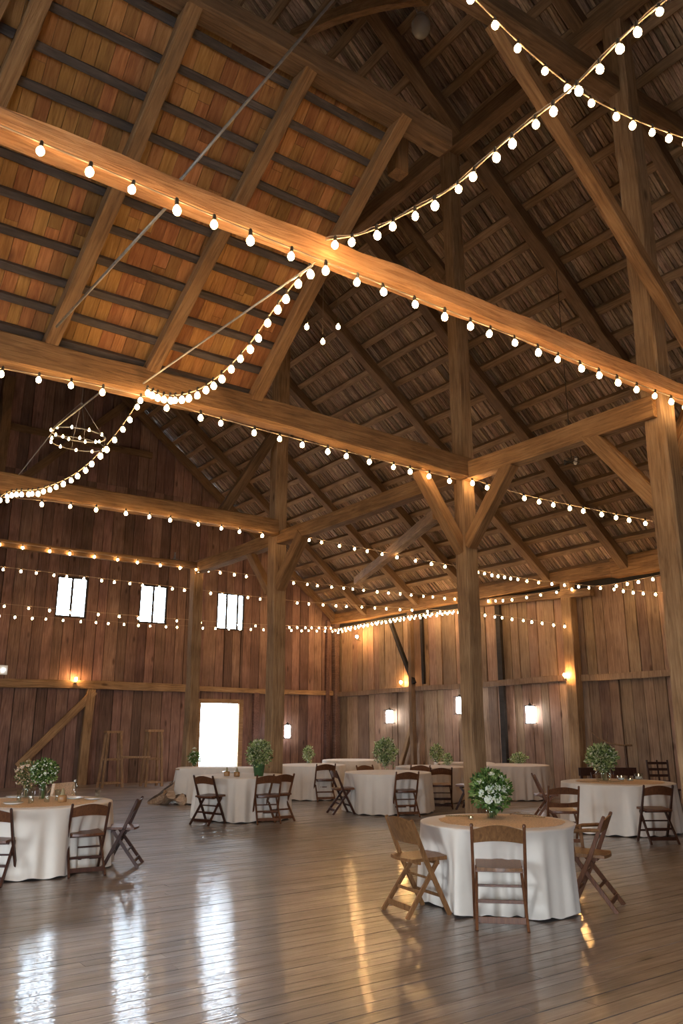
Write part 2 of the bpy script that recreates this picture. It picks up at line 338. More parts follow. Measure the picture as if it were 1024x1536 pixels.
wl = plank_wall('wall_left', 'y', XL, -1, YN, YB, [(0, 5.8)], [BIGL], M['wall_dark'], pw=(0.5, 0.6))
portal('daylight_portal', ((BIG[0] + BIG[1]) / 2, YN - 0.08, 1.7), (R(90), 0, 0), BIG[1] - BIG[0], 3.4)
portal('daylight_portal', (XL - 0.08, (BIGL[0] + BIGL[1]) / 2, 1.7), (R(90), 0, R(-90)), BIGL[1] - BIGL[0], 3.4)
portal('daylight_portal', ((DOOR[0] + DOOR[1]) / 2, YB + 0.08, 1.19), (R(-90), 0, 0), 1.4, 2.38)
for a, b, c, d in WIN: portal('daylight_portal', ((a + b) / 2, YB + 0.08, (c + d) / 2), (R(-90), 0, 0), b - a, d - c)
# girts, plates, corner posts and braces of the walls (parts of the walls)
G = dict(m='post')
timber('girt', (XL, YB - 0.09, 2.85), (XP + 2.9, YB - 0.09, 2.85), 0.14, 0.24, parent=wb, **G)
timber('girt', (XP + 2.9, YB - 0.07, 2.83), (XR, YB - 0.07, 2.79), 0.12, 0.16, parent=wb, **G)
timber('girt', (XL, YB - 0.07, 10.55), (XP + 0.8, YB - 0.07, 10.45), 0.12, 0.2, parent=wb, m='rafter')
timber('wall_post', (4.75, YB - 0.15, 0.0), (4.75, YB - 0.15, 12.0), 0.3, 0.28, parent=wb, m='rafter', wob=0.03)
timber('wall_post', (7.98, YB - 0.1, 0.0), (8.06, YB - 0.1, 2.73), 0.26, 0.16, parent=wb, **G)
timber('wall_post', (13.75, YB - 0.07, 0.0), (13.75, YB - 0.07, 2.75), 0.2, 0.12, parent=wb, m='wall_dark')
timber('brace', (6.15, YB - 0.12, 0.55), (8.15, YB - 0.12, 2.68), 0.22, 0.1, parent=wb, upv=(0, 1, 0), **G)
timber('brace', (5.2, YB - 0.12, 8.6), (8.6, YB - 0.12, 12.2), 0.24, 0.1, parent=wb, upv=(0, 1, 0), m='rafter')
timber('corner_post', (XR - 0.14, YB - 0.14, 0.0), (XR - 0.14, YB - 0.14, 5.6), 0.22, 0.22, parent=wr, m='wall_dark')
timber('wall_post', (XR - 0.5, YB - 0.1, 0), (XR - 0.5, YB - 0.1, 5.4), 0.14, 0.12, parent=wb, m='wall_dark')
timber('girt', (XR - 0.09, YN, 2.86), (XR - 0.09, 13.4, 2.86), 0.15, 0.16, parent=wr, m='wall_light')
timber('girt', (XR - 0.09, 13.6, 2.87), (XR - 0.09, YB, 2.76), 0.15, 0.16, parent=wr, m='wall_light')
timber('wall_plate', (XR - 0.2, YN, 5.58), (XR - 0.2, 12.0, 5.5), 0.3, 0.5, parent=wr, m='beam')
timber('wall_plate', (XR - 0.2, 12.0, 5.48), (XR - 0.2, YB, 5.48), 0.28, 0.36, parent=wr, m='beam')
timber('wall_plate', (XR - 0.35, 12.6, 4.98), (XR - 0.2, 17.2, 5.2), 0.16, 0.2, parent=wr, m='rafter')
timber('wall_post', (XR - 0.26, 13.5, 0.0), (XR - 0.26, 13.42, 5.35), 0.26, 0.32, parent=wr, m='post')
timber('wall_post', (XR - 0.22, 19.85, 0.0), (XR - 0.22, 19.9, 5.3), 0.16, 0.16, parent=wr, m='rafter')
timber('wall_post', (XR - 0.1, 16.1, 0.0), (XR - 0.1, 16.1, 5.1), 0.1, 0.18, parent=wr, m='sheath')
timber('wall_post', (XR - 0.1, 19.45, 2.95), (XR - 0.1, 19.45, 5.1), 0.08, 0.1, parent=wr, m='sheath')
timber('brace', (XR - 0.22, 20.95, 5.1), (XR - 0.22, 19.75, 2.98), 0.12, 0.12, parent=wr, m='sheath', upv=(1, 0, 0))
timber('brace', (XR - 0.22, 20.5, 0.5), (XR - 0.22, 19.85, 1.8), 0.14, 0.12, parent=wr, m='post', upv=(1, 0, 0))
# door and windows
dr = struct_empty('door_1'); bm = bmesh.new()
for x0, x1, z0, z1 in ((DOOR[0] - 0.14, DOOR[0], 0, 2.52), (DOOR[1], DOOR[1] + 0.16, 0, 2.52), (DOOR[0], DOOR[1], 2.38, 2.52)): box(bm, x0, x1, YB - 0.06, YB + 0.07, z0, z1)
obj('door_frame', bm, M['post'], dr)
bm = bmesh.new(); box(bm, DOOR[0], DOOR[1], YB - 0.02, YB + 0.3, 0.0, 0.02); obj('threshold', bm, M['post'], dr)
bm = bmesh.new()
for k in range(5): box(bm, DOOR[1] + 0.2 + 0.28 * k, DOOR[1] + 0.2 + 0.28 * k + 0.27, YB + 0.1, YB + 0.13, 0.02, 2.36)
dl = obj('door_leaf', bm, M['wall_dark'], dr); bm = bmesh.new(); tube(bm, [(DOOR[1] + 1.5, YB + 0.14, 1.0), (DOOR[1] + 1.5, YB + 0.14, 1.2)], 0.012); obj('handle', bm, M['iron'], dl)
for i, (a, b, c, d) in enumerate(WIN):
    wv = struct_empty('window_%d' % (i + 1)); bm = bmesh.new(); t = 0.05
    for x0, x1, z0, z1 in ((a, a + t, c, d), (b - t, b, c, d), (a + t, b - t, d - t, d), (a + t, b - t, c, c + t)): box(bm, x0, x1, YB - 0.01, YB + 0.05, z0, z1)
    obj('window_frame', bm, M['sheath'], wv)
    bm = bmesh.new()
    mull = [(a + b) / 2] if i < 2 else [a + (b - a) * 0.36, a + (b - a) * 0.76]
    for mx in mull: box(bm, mx - 0.035, mx + 0.035, YB + 0.0, YB + 0.03, c + t, d - t)
    obj('glazing_bar', bm, M['sheath'], wv)
    bm = bmesh.new(); box(bm, a + t, b - t, YB + 0.034, YB + 0.038, c + t, d - t); obj('pane', bm, M['pane'], wv)

# ---- roof slopes
def slope_matrix(side):
    th = math.atan(TB)
    if side > 0: x = V((math.cos(th), 0, -math.sin(th))); yv = V((0, 1, 0))
    else: x = V((-math.cos(th), 0, -math.sin(th))); yv = V((0, -1, 0))
    z = x.cross(yv); m = Matrix((x, yv, z)).transposed().to_4x4(); m.translation = V((XRIDGE, 0, ZR)); return m
SL = (XR + 0.35 - XRIDGE) / math.cos(math.atan(TB))     # length down the slope
rf = struct_empty('ceiling_1', slope_matrix(1))
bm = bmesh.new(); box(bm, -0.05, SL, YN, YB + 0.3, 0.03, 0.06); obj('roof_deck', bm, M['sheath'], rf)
rowL = 0.615; bm = bmesh.new(); s = SL
k = 0
while s > 0.3:
    yy = YN
    while yy < YB - 0.05:
        wd = random.uniform(0.035, 0.085); l = rowL * random.uniform(0.93, 1.1); z0 = random.uniform(-0.012, 0.008)
        sk = random.uniform(-0.018, 0.018)
        vs = box(bm, s - l, s + 0.03, yy + 0.004, yy + wd - 0.004, z0, 0.028)
        for i in (1, 2): vs[i].co.z -= 0.028
        for i in (1, 2, 5, 6): vs[i].co.y += sk
        yy += wd
    s -= rowL; k += 1
o = obj('shingle', bm, M['lath'], rf); o['kind'] = 'stuff'
pm = None
for i in range(k):
    s = SL - i * rowL
    if s < 0.3: break
    o = timber('purlin', (s - 0.02, YN + 0.1, -0.085), (s - 0.02 + random.uniform(-.03, .03), YB - 0.05, -0.085), 0.15, 0.14, m='purlin', parent=rf, wob=0.006)
RAF = [24.15, 22.2, 19.45, 17.0, 14.05, 11.6, 8.5, 5.9, 3.3, 0.6, -2.2]
for yv in RAF:
    big = yv in (8.5, 11.6)
    sk = 0.15 if yv in (24.15,) else random.uniform(-0.15, 0.15)
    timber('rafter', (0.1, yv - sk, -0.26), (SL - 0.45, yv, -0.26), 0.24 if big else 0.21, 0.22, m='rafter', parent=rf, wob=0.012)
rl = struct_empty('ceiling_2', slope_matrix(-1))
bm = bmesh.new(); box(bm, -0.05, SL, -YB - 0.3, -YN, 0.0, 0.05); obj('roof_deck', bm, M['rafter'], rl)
timber('trim_1', (XRIDGE, YN, ZR - 0.25), (XRIDGE, YB, ZR - 0.25), 0.16, 0.3, m='rafter', kind='structure')

# ---- boarded slope over the near bay, with orange boards and dark battens
TA = R(42)
mA = Matrix((V((1, 0, 0)), V((0, -math.cos(TA), math.sin(TA))), V((0, -math.sin(TA), -math.cos(TA))))).transposed().to_4x4(); mA.translation = V((0, 8.86, 5.98))
ra = struct_empty('ceiling_3', mA)
bm = bmesh.new(); x = -3.2
LA = 3.95
while x < 4.95:
    wd = random.uniform(0.13, 0.165); y = -0.15
    while y < LA:
        l = random.uniform(1.0, 2.2); b = min(y + l, LA)
        t = random.uniform(0, 0.01); box(bm, x + 0.002, x + wd - 0.003, y + 0.002, b - 0.002, -0.02 , t); y += l
    x += wd
obj('roof_board', bm, M['roofboard'], ra)['kind'] = 'stuff'
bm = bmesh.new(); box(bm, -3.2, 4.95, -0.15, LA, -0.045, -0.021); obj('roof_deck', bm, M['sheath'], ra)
for i in range(11):
    yy = 0.1 + i * 0.357
    if yy < LA - 0.1: timber('batten', (-3.2, yy, 0.055), (4.95, yy + random.uniform(-.02, .02), 0.055), 0.085, 0.085, m='purlin_grey', parent=ra, upv=(0, 0, 1), wob=0.004)
for xb, xt in ((-0.55, -0.45), (0.60, 1.22), (2.07, 2.42), (3.27, 3.76), (4.74, 5.03)):
    timber('rafter', (xb, -0.05, 0.19), (xt, LA, 0.19), 0.155, 0.15, m='beam', parent=ra, wob=0.008)
timber('rafter', (0.40, 1.2, 0.2), (0.98, LA, 0.2), 0.11, 0.13, m='beam', parent=ra, wob=0.008)

# ================================================================ TIMBER FRAME
T = timber
PZ = 11.8
T('timber_post', (XP + .11, 5.36, 0), (XP + .11, 5.36, PZ), 0.29, 0.29, 'thick square timber post at the right edge of the photo, nearest the camera', 'post', 'post', wob=0.014, upv=(0, 1, 0))
T('timber_post', (XP + .03, 8.84, 0), (XP + .03, 8.84, PZ), 0.25, 0.25, 'square timber post in the middle of the barn behind the round table with white roses', 'post', 'post', wob=0.01, upv=(0, 1, 0))
T('timber_post', (XP, 14.6, 0), (XP, 14.6, PZ), 0.30, 0.30, 'tall square timber post just right of the bright doorway', 'post', 'post', wob=0.01, upv=(0, 1, 0))
T('timber_post', (XP, 18.6, 0), (XP, 18.6, 5.62), 0.26, 0.26, 'weathered grey-brown post just left of the bright doorway', 'post', 'post', wob=0.014, upv=(0, 1, 0))
T('tie_beam', (-1.6, 5.25, 5.79), (10.8, 5.25, 5.90), 0.17, 0.20, 'big bright orange hewn tie beam crossing the whole upper photo', 'beam', 'beam_lit', wob=0.014)
T('tie_beam', (-0.6, 8.72, 5.66), (8.75, 8.72, 5.66), 0.26, 0.34, 'second tie beam, ending at the middle post below the orange boarded roof', 'beam', 'beam', wob=0.012, sag=0.08)
T('tie_beam', (0.8, 14.42, 5.84), (8.55, 14.42, 5.82), 0.26, 0.33, 'third tie beam, in front of the dark back wall, ending at the post right of the doorway', 'beam', 'beam', wob=0.012)
T('tie_pole', (-0.5, 18.45, 5.58), (8.6, 18.45, 5.62), 0.14, 0.17, 'thin tie pole just above the high windows, topmost of the thin lines there', 'beam', 'beam')
T('longitudinal_beam', (XP, 5.3, 5.6), (XP, 8.8, 5.6), 0.22, 0.29, 'level beam joining the right edge post and the middle post', 'beam', 'beam')
T('longitudinal_beam', (XP, 8.9, 5.6), (XP, 14.55, 5.62), 0.22, 0.29, 'level beam joining the middle post and the post right of the doorway', 'beam', 'beam')
T('longitudinal_beam', (XP, 14.7, 5.62), (XP, 18.75, 5.62), 0.24, 0.3, 'pale level beam running from the doorway side post left to the grey-brown post', 'beam', 'beam')
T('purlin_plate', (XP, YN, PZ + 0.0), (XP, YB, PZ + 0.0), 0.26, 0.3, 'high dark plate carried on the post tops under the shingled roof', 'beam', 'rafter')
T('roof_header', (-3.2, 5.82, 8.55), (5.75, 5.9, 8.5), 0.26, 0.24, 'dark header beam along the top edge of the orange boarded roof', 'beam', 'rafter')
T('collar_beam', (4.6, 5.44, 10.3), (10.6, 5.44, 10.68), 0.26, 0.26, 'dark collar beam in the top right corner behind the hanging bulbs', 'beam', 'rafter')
T('upper_strut', at(440, 55, 'x', 6.2), at(640, -8, 'x', 6.2), 0.16, 0.2, 'curved dark strut at the very top of the photo left of the glass globe', 'strut', 'beam', sag=0.12)
T('long_brace', (5.95, 5.2, 9.85), (9.4, 5.12, 6.55), 0.17, 0.18, 'long slanting brace crossing in front of the right edge post from the collar beam', 'brace', 'beam')
def br(a, b, w_, label, m='beam', h_=None): return T('brace', a, b, w_, h_ or w_ * 1.1, label, 'brace', m)
br((7.72, 8.8, 5.5), (8.68, 8.86, 4.35), 0.17, 'short brace from the second tie beam down to the left side of the middle post')
br((XP, 7.78, 5.52), (XP, 8.74, 4.42), 0.18, 'short brace on the right side of the middle post, below the level beam')
br(at(375, 828, 'x', XP), at(404, 888, 'x', XP), 0.17, 'short brace left of the post beside the doorway, under the pale level beam')
br((XP, 13.55, 5.55), (XP, 14.5, 4.55), 0.22, 'broad curved brace right of the tall post beside the doorway')
br((XP, 6.35, 5.55), (XP + 0.08, 5.38, 4.28), 0.19, 'orange brace from the level beam down to the left side of the right edge post')
br((9.75, 5.4, 5.85), (8.78, 5.44, 4.5), 0.2, 'stout brace on the right side of the right edge post')
br(at(535, 872, 'x', 13.2), at(657, 770, 'x', 9.2), 0.18, 'slanting strut crossing behind the middle post brace, against the shingles')
br((XP, 12.9, 11.75), (XP, 14.4, 10.6), 0.2, 'upper brace between the high plate and the tall doorway post', 'rafter')
br((XP, 10.3, 11.3), (XP, 9.0, 9.3), 0.15, 'upper brace left of the middle post reaching the high plate', 'rafter')
br((7.2, 14.45, 5.9), (8.6, 14.5, 8.2), 0.18, 'steep strut rising from the third tie beam to the tall doorway post', 'rafter')
T('hanging_post', at(598, 262, 'y', 6.6), at(598, 200, 'y', 6.6), 0.2, 0.2, 'short post stub hanging at the right end of the orange boarded roof', 'post', 'beam', upv=(0, 1, 0))

# ================================================================ STEEL RODS AND WIRES
def wire(name, pts, r, label, cat, m='rod', n=8):
    bm = bmesh.new(); tube(bm, pts, r, n); return tag(obj(name, bm, M[m], smooth=True), label, cat)
wire('tie_rod', [at(500, 0, 'y', 4.9), at(262, 280, 'y', 5.35)], 0.014, 'steel rod from the top of the photo down to the big orange beam', 'rod')
wire('tie_rod', [at(250, 310, 'y', 5.5), at(85, 490, 'y', 8.2)], 0.014, 'steel rod under the big orange beam, slanting down over the boarded roof', 'rod')
wire('guy_wire', [at(468, 398, 'y', 5.1), at(215, 575, 'y', 8.5)], 0.011, 'taut wire between the big orange beam and the second tie beam', 'wire')
wire('guy_wire', [at(176, 568, 'y', 8.6), at(82, 642, 'y', 11.9)], 0.012, 'taut wire from the second tie beam down to the small ring of lights', 'wire')
wire('guy_wire', [at(82, 644, 'y', 12.0), at(28, 712, 'y', 14.3)], 0.009, 'thin wire from the ring of lights down to the third tie beam', 'wire')

# ================================================================ STRING LIGHTS
def bulb_mesh(r=0.031):
    bm = bmesh.new(); lathe(bm, [(r * 0.34, -0.02), (r * 0.45, -0.034), (r * 0.85, -0.05), (r, -0.068), (r * 0.88, -0.087), (r * 0.55, -0.1), (r * 0.12, -0.105)], 12)
    me = bpy.data.meshes.new('bulb'); bm.to_mesh(me); bm.free(); me.materials.append(M['bulb'])
    for p in me.polygons: p.use_smooth = True
    return me
def socket_mesh():
    bm = bmesh.new(); lathe(bm, [(0.008, 0.03), (0.015, 0.02), (0.017, -0.025), (0.013, -0.03)], 8)
    me = bpy.data.meshes.new('socket'); bm.to_mesh(me); bm.free(); me.materials.append(M['socket']); return me
BM, SM = bulb_mesh(), socket_mesh()
NB = [0]
def interp(pts, ts):
    'smooth polyline through pts, sampled at fractions of its length'
    P = [V(p) for p in pts]; fine = []
    n = len(P)
    for i in range(n - 1):
        p0 = P[max(i - 1, 0)]; p1 = P[i]; p2 = P[i + 1]; p3 = P[min(i + 2, n - 1)]
        for k in range(12):
            t = k / 12; fine.append(0.5 * ((2 * p1) + (p2 - p0) * t + (2 * p0 - 5 * p1 + 4 * p2 - p3) * t * t + (3 * p1 - p0 - 3 * p2 + p3) * t ** 3))
    fine.append(P[-1]); d = [0]
    for a, b in zip(fine, fine[1:]): d.append(d[-1] + (b - a).length)
    out = []; j = 0
    for t in ts:
        s = t * d[-1]
        while j < len(d) - 2 and d[j + 1] < s: j += 1
        f = (s - d[j]) / max(1e-9, d[j + 1] - d[j]); out.append(fine[j].lerp(fine[j + 1], min(1, max(0, f))))
    return fine, out, d[-1]
def string(pts, n, label, drop=0.0, scale=None, jit=0.25, ends=(0.02, 0.98), detail=True, r=0.007, two=False):
    if scale is None: scale = 1.0 if (V(pts[0]) - V((0, 0, EYE))).length < 15.5 else 0.9
    fine, _, L_ = interp(pts, [])
    ts = [ends[0] + (ends[1] - ends[0]) * min(1, max(0, (i + random.uniform(-jit, jit) * 0.6) / max(1, n - 1))) for i in range(n)]; ts.sort()
    _, ps, _ = interp(pts, ts)
    root = thing('string_light', label, 'string lights', fine[0], 0, 'strings of warm bulbs'); o0 = fine[0]
    bm = bmesh.new(); tube(bm, [p - o0 for p in fine], r, 6)
    if two: tube(bm, [p - o0 + V((0.0, 0.0, 0.02 + 0.01 * math.sin(i * 0.5))) for i, p in enumerate(fine)], r * 0.8, 6)
    obj('cable', bm, M['cable'], root, smooth=True)
    for p in ps:
        b = bpy.data.objects.new('bulb', BM); COL.objects.link(b); b.parent = root; b.location = p - o0 - V((0, 0, drop))
        sc_ = scale * random.uniform(0.92, 1.08); b.scale = (sc_,) * 3; b.rotation_euler = (random.uniform(-.15, .15), random.uniform(-.15, .15), 0)
        if detail:
            s_ = bpy.data.objects.new('socket', SM); COL.objects.link(s_); s_.parent = b
        NB[0] += 1
    return root
def wallplane(pts, A, B):
    'points of a cord hanging in the vertical plane through A and B'
    A, B = V(A), V(B); nrm = V((B.y - A.y, -(B.x - A.x), 0)).normalized(); res = []
    for px, py in pts:
        d = _fw * FPX + _r * (px - 512) + _up * (768 - py); o = V((0, 0, EYE)); res.append(o + d * ((A - o).dot(nrm) / d.dot(nrm)))
    return res
# along the beams
string([(-0.6, 5.06, 5.68), (1.0, 5.06, 5.65), (3.0, 5.06, 5.60), (6.0, 5.06, 5.60), (8.6, 5.06, 5.63), (10.2, 5.06, 5.70)], 31, 'string of bulbs along the underside of the big orange beam', jit=0.2, drop=0.01)
string([at(-25, 548, 'y', 8.55), at(182, 586, 'y', 8.55), at(405, 648, 'y', 8.55), at(683, 718, 'y', 8.6)], 18, 'string of bulbs along the underside of the second tie beam')
string([at(-30, 742, 'y', 14.2), at(183, 764, 'y', 14.2), at(394, 799, 'y', 14.2)], 12, 'string of bulbs along the underside of the third tie beam', ends=(0.0, 1.0))
# hanging swags
A_, B_ = at(218, 580, 'y', 8.5), at(472, 393, 'y', 5.12)
string([A_] + wallplane([(250, 592), (290, 587), (330, 562), (372, 518), (410, 465), (445, 420)], A_, B_) + [B_], 21, 'swag of bulbs between the second tie beam and the big orange beam')
A_, B_ = at(-18, 762, 'y', 13.0), at(212, 595, 'y', 8.7)
string([A_] + wallplane([(12, 738), (60, 733), (110, 712), (150, 678), (182, 640)], A_, B_) + [B_], 24, 'low swag of bulbs at the left under the second tie beam', scale=0.95)
A_, B_ = at(488, 360, 'y', 5.1), at(1005, -5, 'z', 7.0)
string([A_] + wallplane([(545, 350), (600, 325), (680, 280), (760, 210), (860, 130), (940, 50)], A_, B_) + [B_], 17, 'swag of bulbs rising from the big orange beam to the top right', two=True, ends=(0.03, 0.97))
A_, B_ = at(690, -25, 'z', 7.6), at(1060, 215, 'z', 7.6)
string([A_] + wallplane([(725, 12), (790, 75), (850, 125), (900, 155), (960, 183), (1020, 205)], A_, B_) + [B_], 12, 'swag of bulbs across the top right corner')
A_, B_ = V((XP - 0.1, 8.6, 5.3)), at(1060, 797, 'x', 13.0)
string([at(700, 716, 'y', 8.6)] + wallplane([(760, 735), (820, 750), (900, 766), (960, 778)], A_, B_) + [B_], 16, 'string of bulbs from the middle post to behind the right edge post')
# long level strings across the hall
string([at(-15, 810, 'y', 18.35), at(260, 846, 'y', 18.35), at(300, 853, 'y', 18.4)], 10, 'string of bulbs along the thin tie pole above the windows', drop=0.02, ends=(0.03, 1.0))
string([at(262, 846, 'y', 18.4), at(440, 871, 'y', 18.4), at(560, 884, 'y', 18.0), at(692, 897, 'x', 16.8)], 24, 'string of bulbs from the tie pole end across to the right wall, uppermost row there')
string([at(-15, 848, 'y', 20.0), at(260, 880, 'y', 20.0), at(440, 901, 'y', 20.0), at(560, 909, 'y', 19.0), at(692, 917, 'x', 16.8)], 34, 'string of bulbs crossing the tops of the high windows')
string([at(-15, 904, 'y', 21.5), at(130, 917, 'y', 21.5), at(260, 928, 'y', 21.5), at(400, 937, 'y', 21.5), at(500, 940, 'x', 16.9)], 22, 'string of bulbs crossing the lower part of the high windows')
string([at(-15, 920, 'y', 23.2), at(130, 930, 'y', 23.2), at(260, 938, 'y', 23.2), at(400, 942, 'y', 23.2), at(505, 945, 'x', 16.95)], 28, 'string of bulbs just under the high windows, nearest the back wall', r=0.004)
string([at(500, 944, 'x', 16.75), at(600, 925, 'x', 16.75), at(692, 913, 'x', 16.75)], 34, 'bright dense string of bulbs along the top of the right wall from the corner')
string([at(504, 947, 'x', 16.3), at(560, 934, 'x', 16.3), at(640, 922, 'x', 16.3), at(692, 915, 'x', 16.3)], 26, 'second dense string of bulbs beside the one along the right wall top')
string([at(692, 914, 'x', 16.75), at(740, 922, 'x', 16.6), at(800, 930, 'x', 16.6), at(850, 937, 'x', 16.6)], 12, 'string of bulbs across the pale boards right of the middle post')
string([at(448, 803, 'y', 14.4), at(560, 825, 'y', 13.6), at(690, 850, 'y', 12.6), at(790, 868, 'x', 15.2), at(862, 876, 'x', 15.8), at(905, 878, 'x', 15.9), at(992, 862, 'x', 15.9)], 30, 'long string of bulbs from the doorway post past the middle post to the right')
string([at(720, 899, 'x', 16.98), at(755, 898, 'x', 16.5), at(790, 893, 'x', 16.4), at(862, 880, 'x', 16.75)], 9, 'short string of bulbs rising to the right from behind the middle post')
string([at(918, 880, 'x', 16.4), at(955, 886, 'x', 16.4), at(1000, 889, 'x', 17.0)], 6, 'short drooping string of bulbs beside the right edge post, upper wall')
# ring of lights at the left
cx = at(118, 652, 'y', 12.0); rg = thing('ring_chandelier', 'small ring of tiny lights hanging at the left below the second tie beam', 'chandelier', cx)
bm = bmesh.new(); n = 40; ring = [V((0.42 * math.cos(2 * math.pi * i / n), 0.30 * math.sin(2 * math.pi * i / n), 0.0)) for i in range(n + 1)]; tube(bm, ring, 0.012, 6)
ring2 = [p + V((0, 0, -0.16)) for p in ring]; tube(bm, ring2, 0.008, 6); obj('ring', bm, M['rod'], rg, smooth=True)
bm = bmesh.new()
for i in (0, 10, 20, 30): tube(bm, [ring[i] + V((0, 0, -0.16)), ring[i], V((0, 0, 0.55))], 0.004, 5)
tube(bm, [(0, 0, 0.55), (0, 0, roof_z(cx.x) - cx.z - 0.2)], 0.004, 5); obj('suspension_wire', bm, M['rod'], rg)
for i in range(18):
    b = bpy.data.objects.new('bulb', BM); COL.objects.link(b); b.parent = rg; b.location = (ring if i % 2 else ring2)[(i * 2 + 1) % 40] + V((0, 0, 0.04)); b.scale = (0.6,) * 3
# three pendant bulbs
for (px, py, cl, lab) in ((460, 484, 0.5, 'single bare bulb hanging against the shingles, leftmost of three pendants'), (484, 506, 0.45, 'single bare bulb hanging lowest, middle one of three pendants'), (507, 484, 0.4, 'single bare bulb hanging against the shingles, rightmost of three pendants')):
    p = at(px, py, 'y', 10.4); t = thing('pendant_bulb', lab, 'pendant light', p, 0, 'pendant bulbs under the shingled roof')
    bm = bmesh.new(); tube(bm, [(0, 0, 0.05), (0, 0, min(roof_z(p.x), 12.5) - p.z - 0.1)], 0.004, 5); obj('cord', bm, M['cable'], t)
    bm = bmesh.new(); lathe(bm, [(0.006, 0.17), (0.02, 0.12), (0.024, 0.0), (0.02, -0.01)], 10); obj('socket', bm, M['glass'], t)
    b = bpy.data.objects.new('bulb', BM); COL.objects.link(b); b.parent = t; b.scale = (1.25,) * 3
# glass globe
p = at(631, 38, 'y', 7.0); g = thing('glass_globe', 'clear glass globe ornament hanging from the dark roof at the top', 'hanging ornament', p)
bm = bmesh.new(); lathe(bm, [(0.02, -0.19), (0.09, -0.17), (0.135, -0.1), (0.145, 0.0), (0.115, 0.1), (0.06, 0.155), (0.05, 0.17)], 24); obj('globe', bm, M['frosted'], g, smooth=True)
bm = bmesh.new(); lathe(bm, [(0.065, 0.15), (0.075, 0.17), (0.06, 0.2), (0.02, 0.22)], 16); tube(bm, [(-0.06, 0, 0.18), (-0.09, 0, 0.24), (-0.06, 0, 0.25)], 0.008, 6); obj('cap', bm, M['rod'], g, smooth=True)
bm = bmesh.new(); tube(bm, [(0, 0, 0.2), (0, 0, roof_z(p.x) - p.z)], 0.003, 5); obj('cord', bm, M['iron'], g)
# wire cluster below roof
p = at(857, 692, 'x', 11.0); g = thing('wire_cluster', 'small dark tangle of wire and fittings under the shingles right of the middle post', 'wire tangle', p)
bm = bmesh.new()
for i in range(9):
    a = random.uniform(0, 6.28); pts = [V((0.13 * math.cos(a + k * 0.7), 0.13 * math.sin(a + k * 0.7), 0.05 * math.sin(k + i))) for k in range(6)]; tube(bm, pts, 0.006, 5)
tube(bm, [(0, 0, 0), (0, 0, roof_z(p.x) - p.z - 0.1)], 0.006, 5); obj('loop', bm, M['iron'], g)
bm = bmesh.new(); lathe(bm, [(0.02, -0.04), (0.035, 0), (0.02, 0.04)], 10, 0.1, 0, 0); lathe(bm, [(0.02, -0.04), (0.03, 0), (0.02, 0.04)], 10, 0.02, -0.08, 0.03); obj('fitting', bm, M['porcelain'], g)
p = at(262, 838, 'y', 18.5); g = thing('insulator', 'small pale fitting standing on the thin tie pole', 'fitting', p - V((0, 0, 0.1)))
bm = bmesh.new(); lathe(bm, [(0.05, 0), (0.11, 0.02), (0.1, 0.07), (0.03, 0.1), (0.02, 0.24), (0.03, 0.26)], 12); obj('body', bm, M['rod'], g, smooth=True)

# ================================================================ WALL LAMPS, LANTERNS
def wall_lamp(pos, face, label, r=0.045):
    t = thing('wall_lamp', label, 'lamp', pos)
    bm = bmesh.new(); lathe(bm, [(0.05, -0.03), (0.05, -0.015), (0.02, -0.01), (0.016, 0.03)], 12); obj('lamp_holder', bm, M['iron'], t, smooth=True)
    bm = bmesh.new(); lathe(bm, [(0.015, 0.03), (r * 0.7, 0.05), (r, 0.08), (r * 0.7, 0.115), (0.01, 0.125)], 14); obj('bulb', bm, M['spot'], t, smooth=True)
    bm = bmesh.new(); tube(bm, [(0, 0, -0.02), V(face) * 0.1 + V((0, 0, -0.06)), V(face) * 0.16 + V((0, 0, -0.06))], 0.01, 6); obj('bracket', bm, M['iron'], t)
    return t
wall_lamp((7.55, YB - 0.2, 2.93), (0, 1, 0), 'glowing amber lamp on the back wall girt above the slanting brace')
wall_lamp((XR - 0.2, 20.45, 2.96), (1, 0, 0), 'amber lamp on the right wall girt left of the middle post')
wall_lamp((XR - 0.48, 13.55, 2.85), (1, 0, 0), 'amber lamp on the right wall post between the middle post and right edge')
wall_lamp((XR - 0.38, 22.6, 4.62), (1, 0, 0), 'amber lamp high in the far corner washing the right wall boards', 0.055)
def lantern(pos, label, h_=0.34, w_=0.17, top=0.9, boxy=False):
    t = thing('lantern', label, 'lantern', pos)
    bm = bmesh.new(); a = w_ / 2
    if boxy: box(bm, -a, a, -a * 0.7, a * 0.7, -h_ / 2, h_ / 2)
    else: lathe(bm, [(a * 0.75, -h_ / 2), (a, -h_ / 2 + 0.03), (a, h_ / 2 - 0.04), (a * 0.7, h_ / 2)], 16)
    obj('lit_panel', bm, M['lantern_glow'], t)
    bm = bmesh.new()
    for z in (-h_ / 2 - 0.02, h_ / 2): box(bm, -a - 0.015, a + 0.015, -a - 0.015, a + 0.015, z, z + 0.02)
    lathe(bm, [(a * 0.8, h_ / 2 + 0.02), (0.02, h_ / 2 + 0.07), (0.02, h_ / 2 + 0.09)], 12)
    for sx in (-1, 1):
        for sy in (-1, 1): tube(bm, [(sx * (a + .005), sy * (a + .005), -h_ / 2), (sx * (a + .005), sy * (a + .005), h_ / 2)], 0.005, 5)
    obj('lantern_frame', bm, M['iron'], t)
    bm = bmesh.new(); tube(bm, [(0, 0, h_ / 2 + 0.08), (0, 0, top)], 0.005, 5)
    obj('hanging_cord', bm, M['iron'], t); return t
p = at(431, 1097, 'y', YB - 0.45); lantern(p, 'white glowing lantern hanging beside the tall post right of the doorway', 0.42, 0.2, 2.79 - p.z)
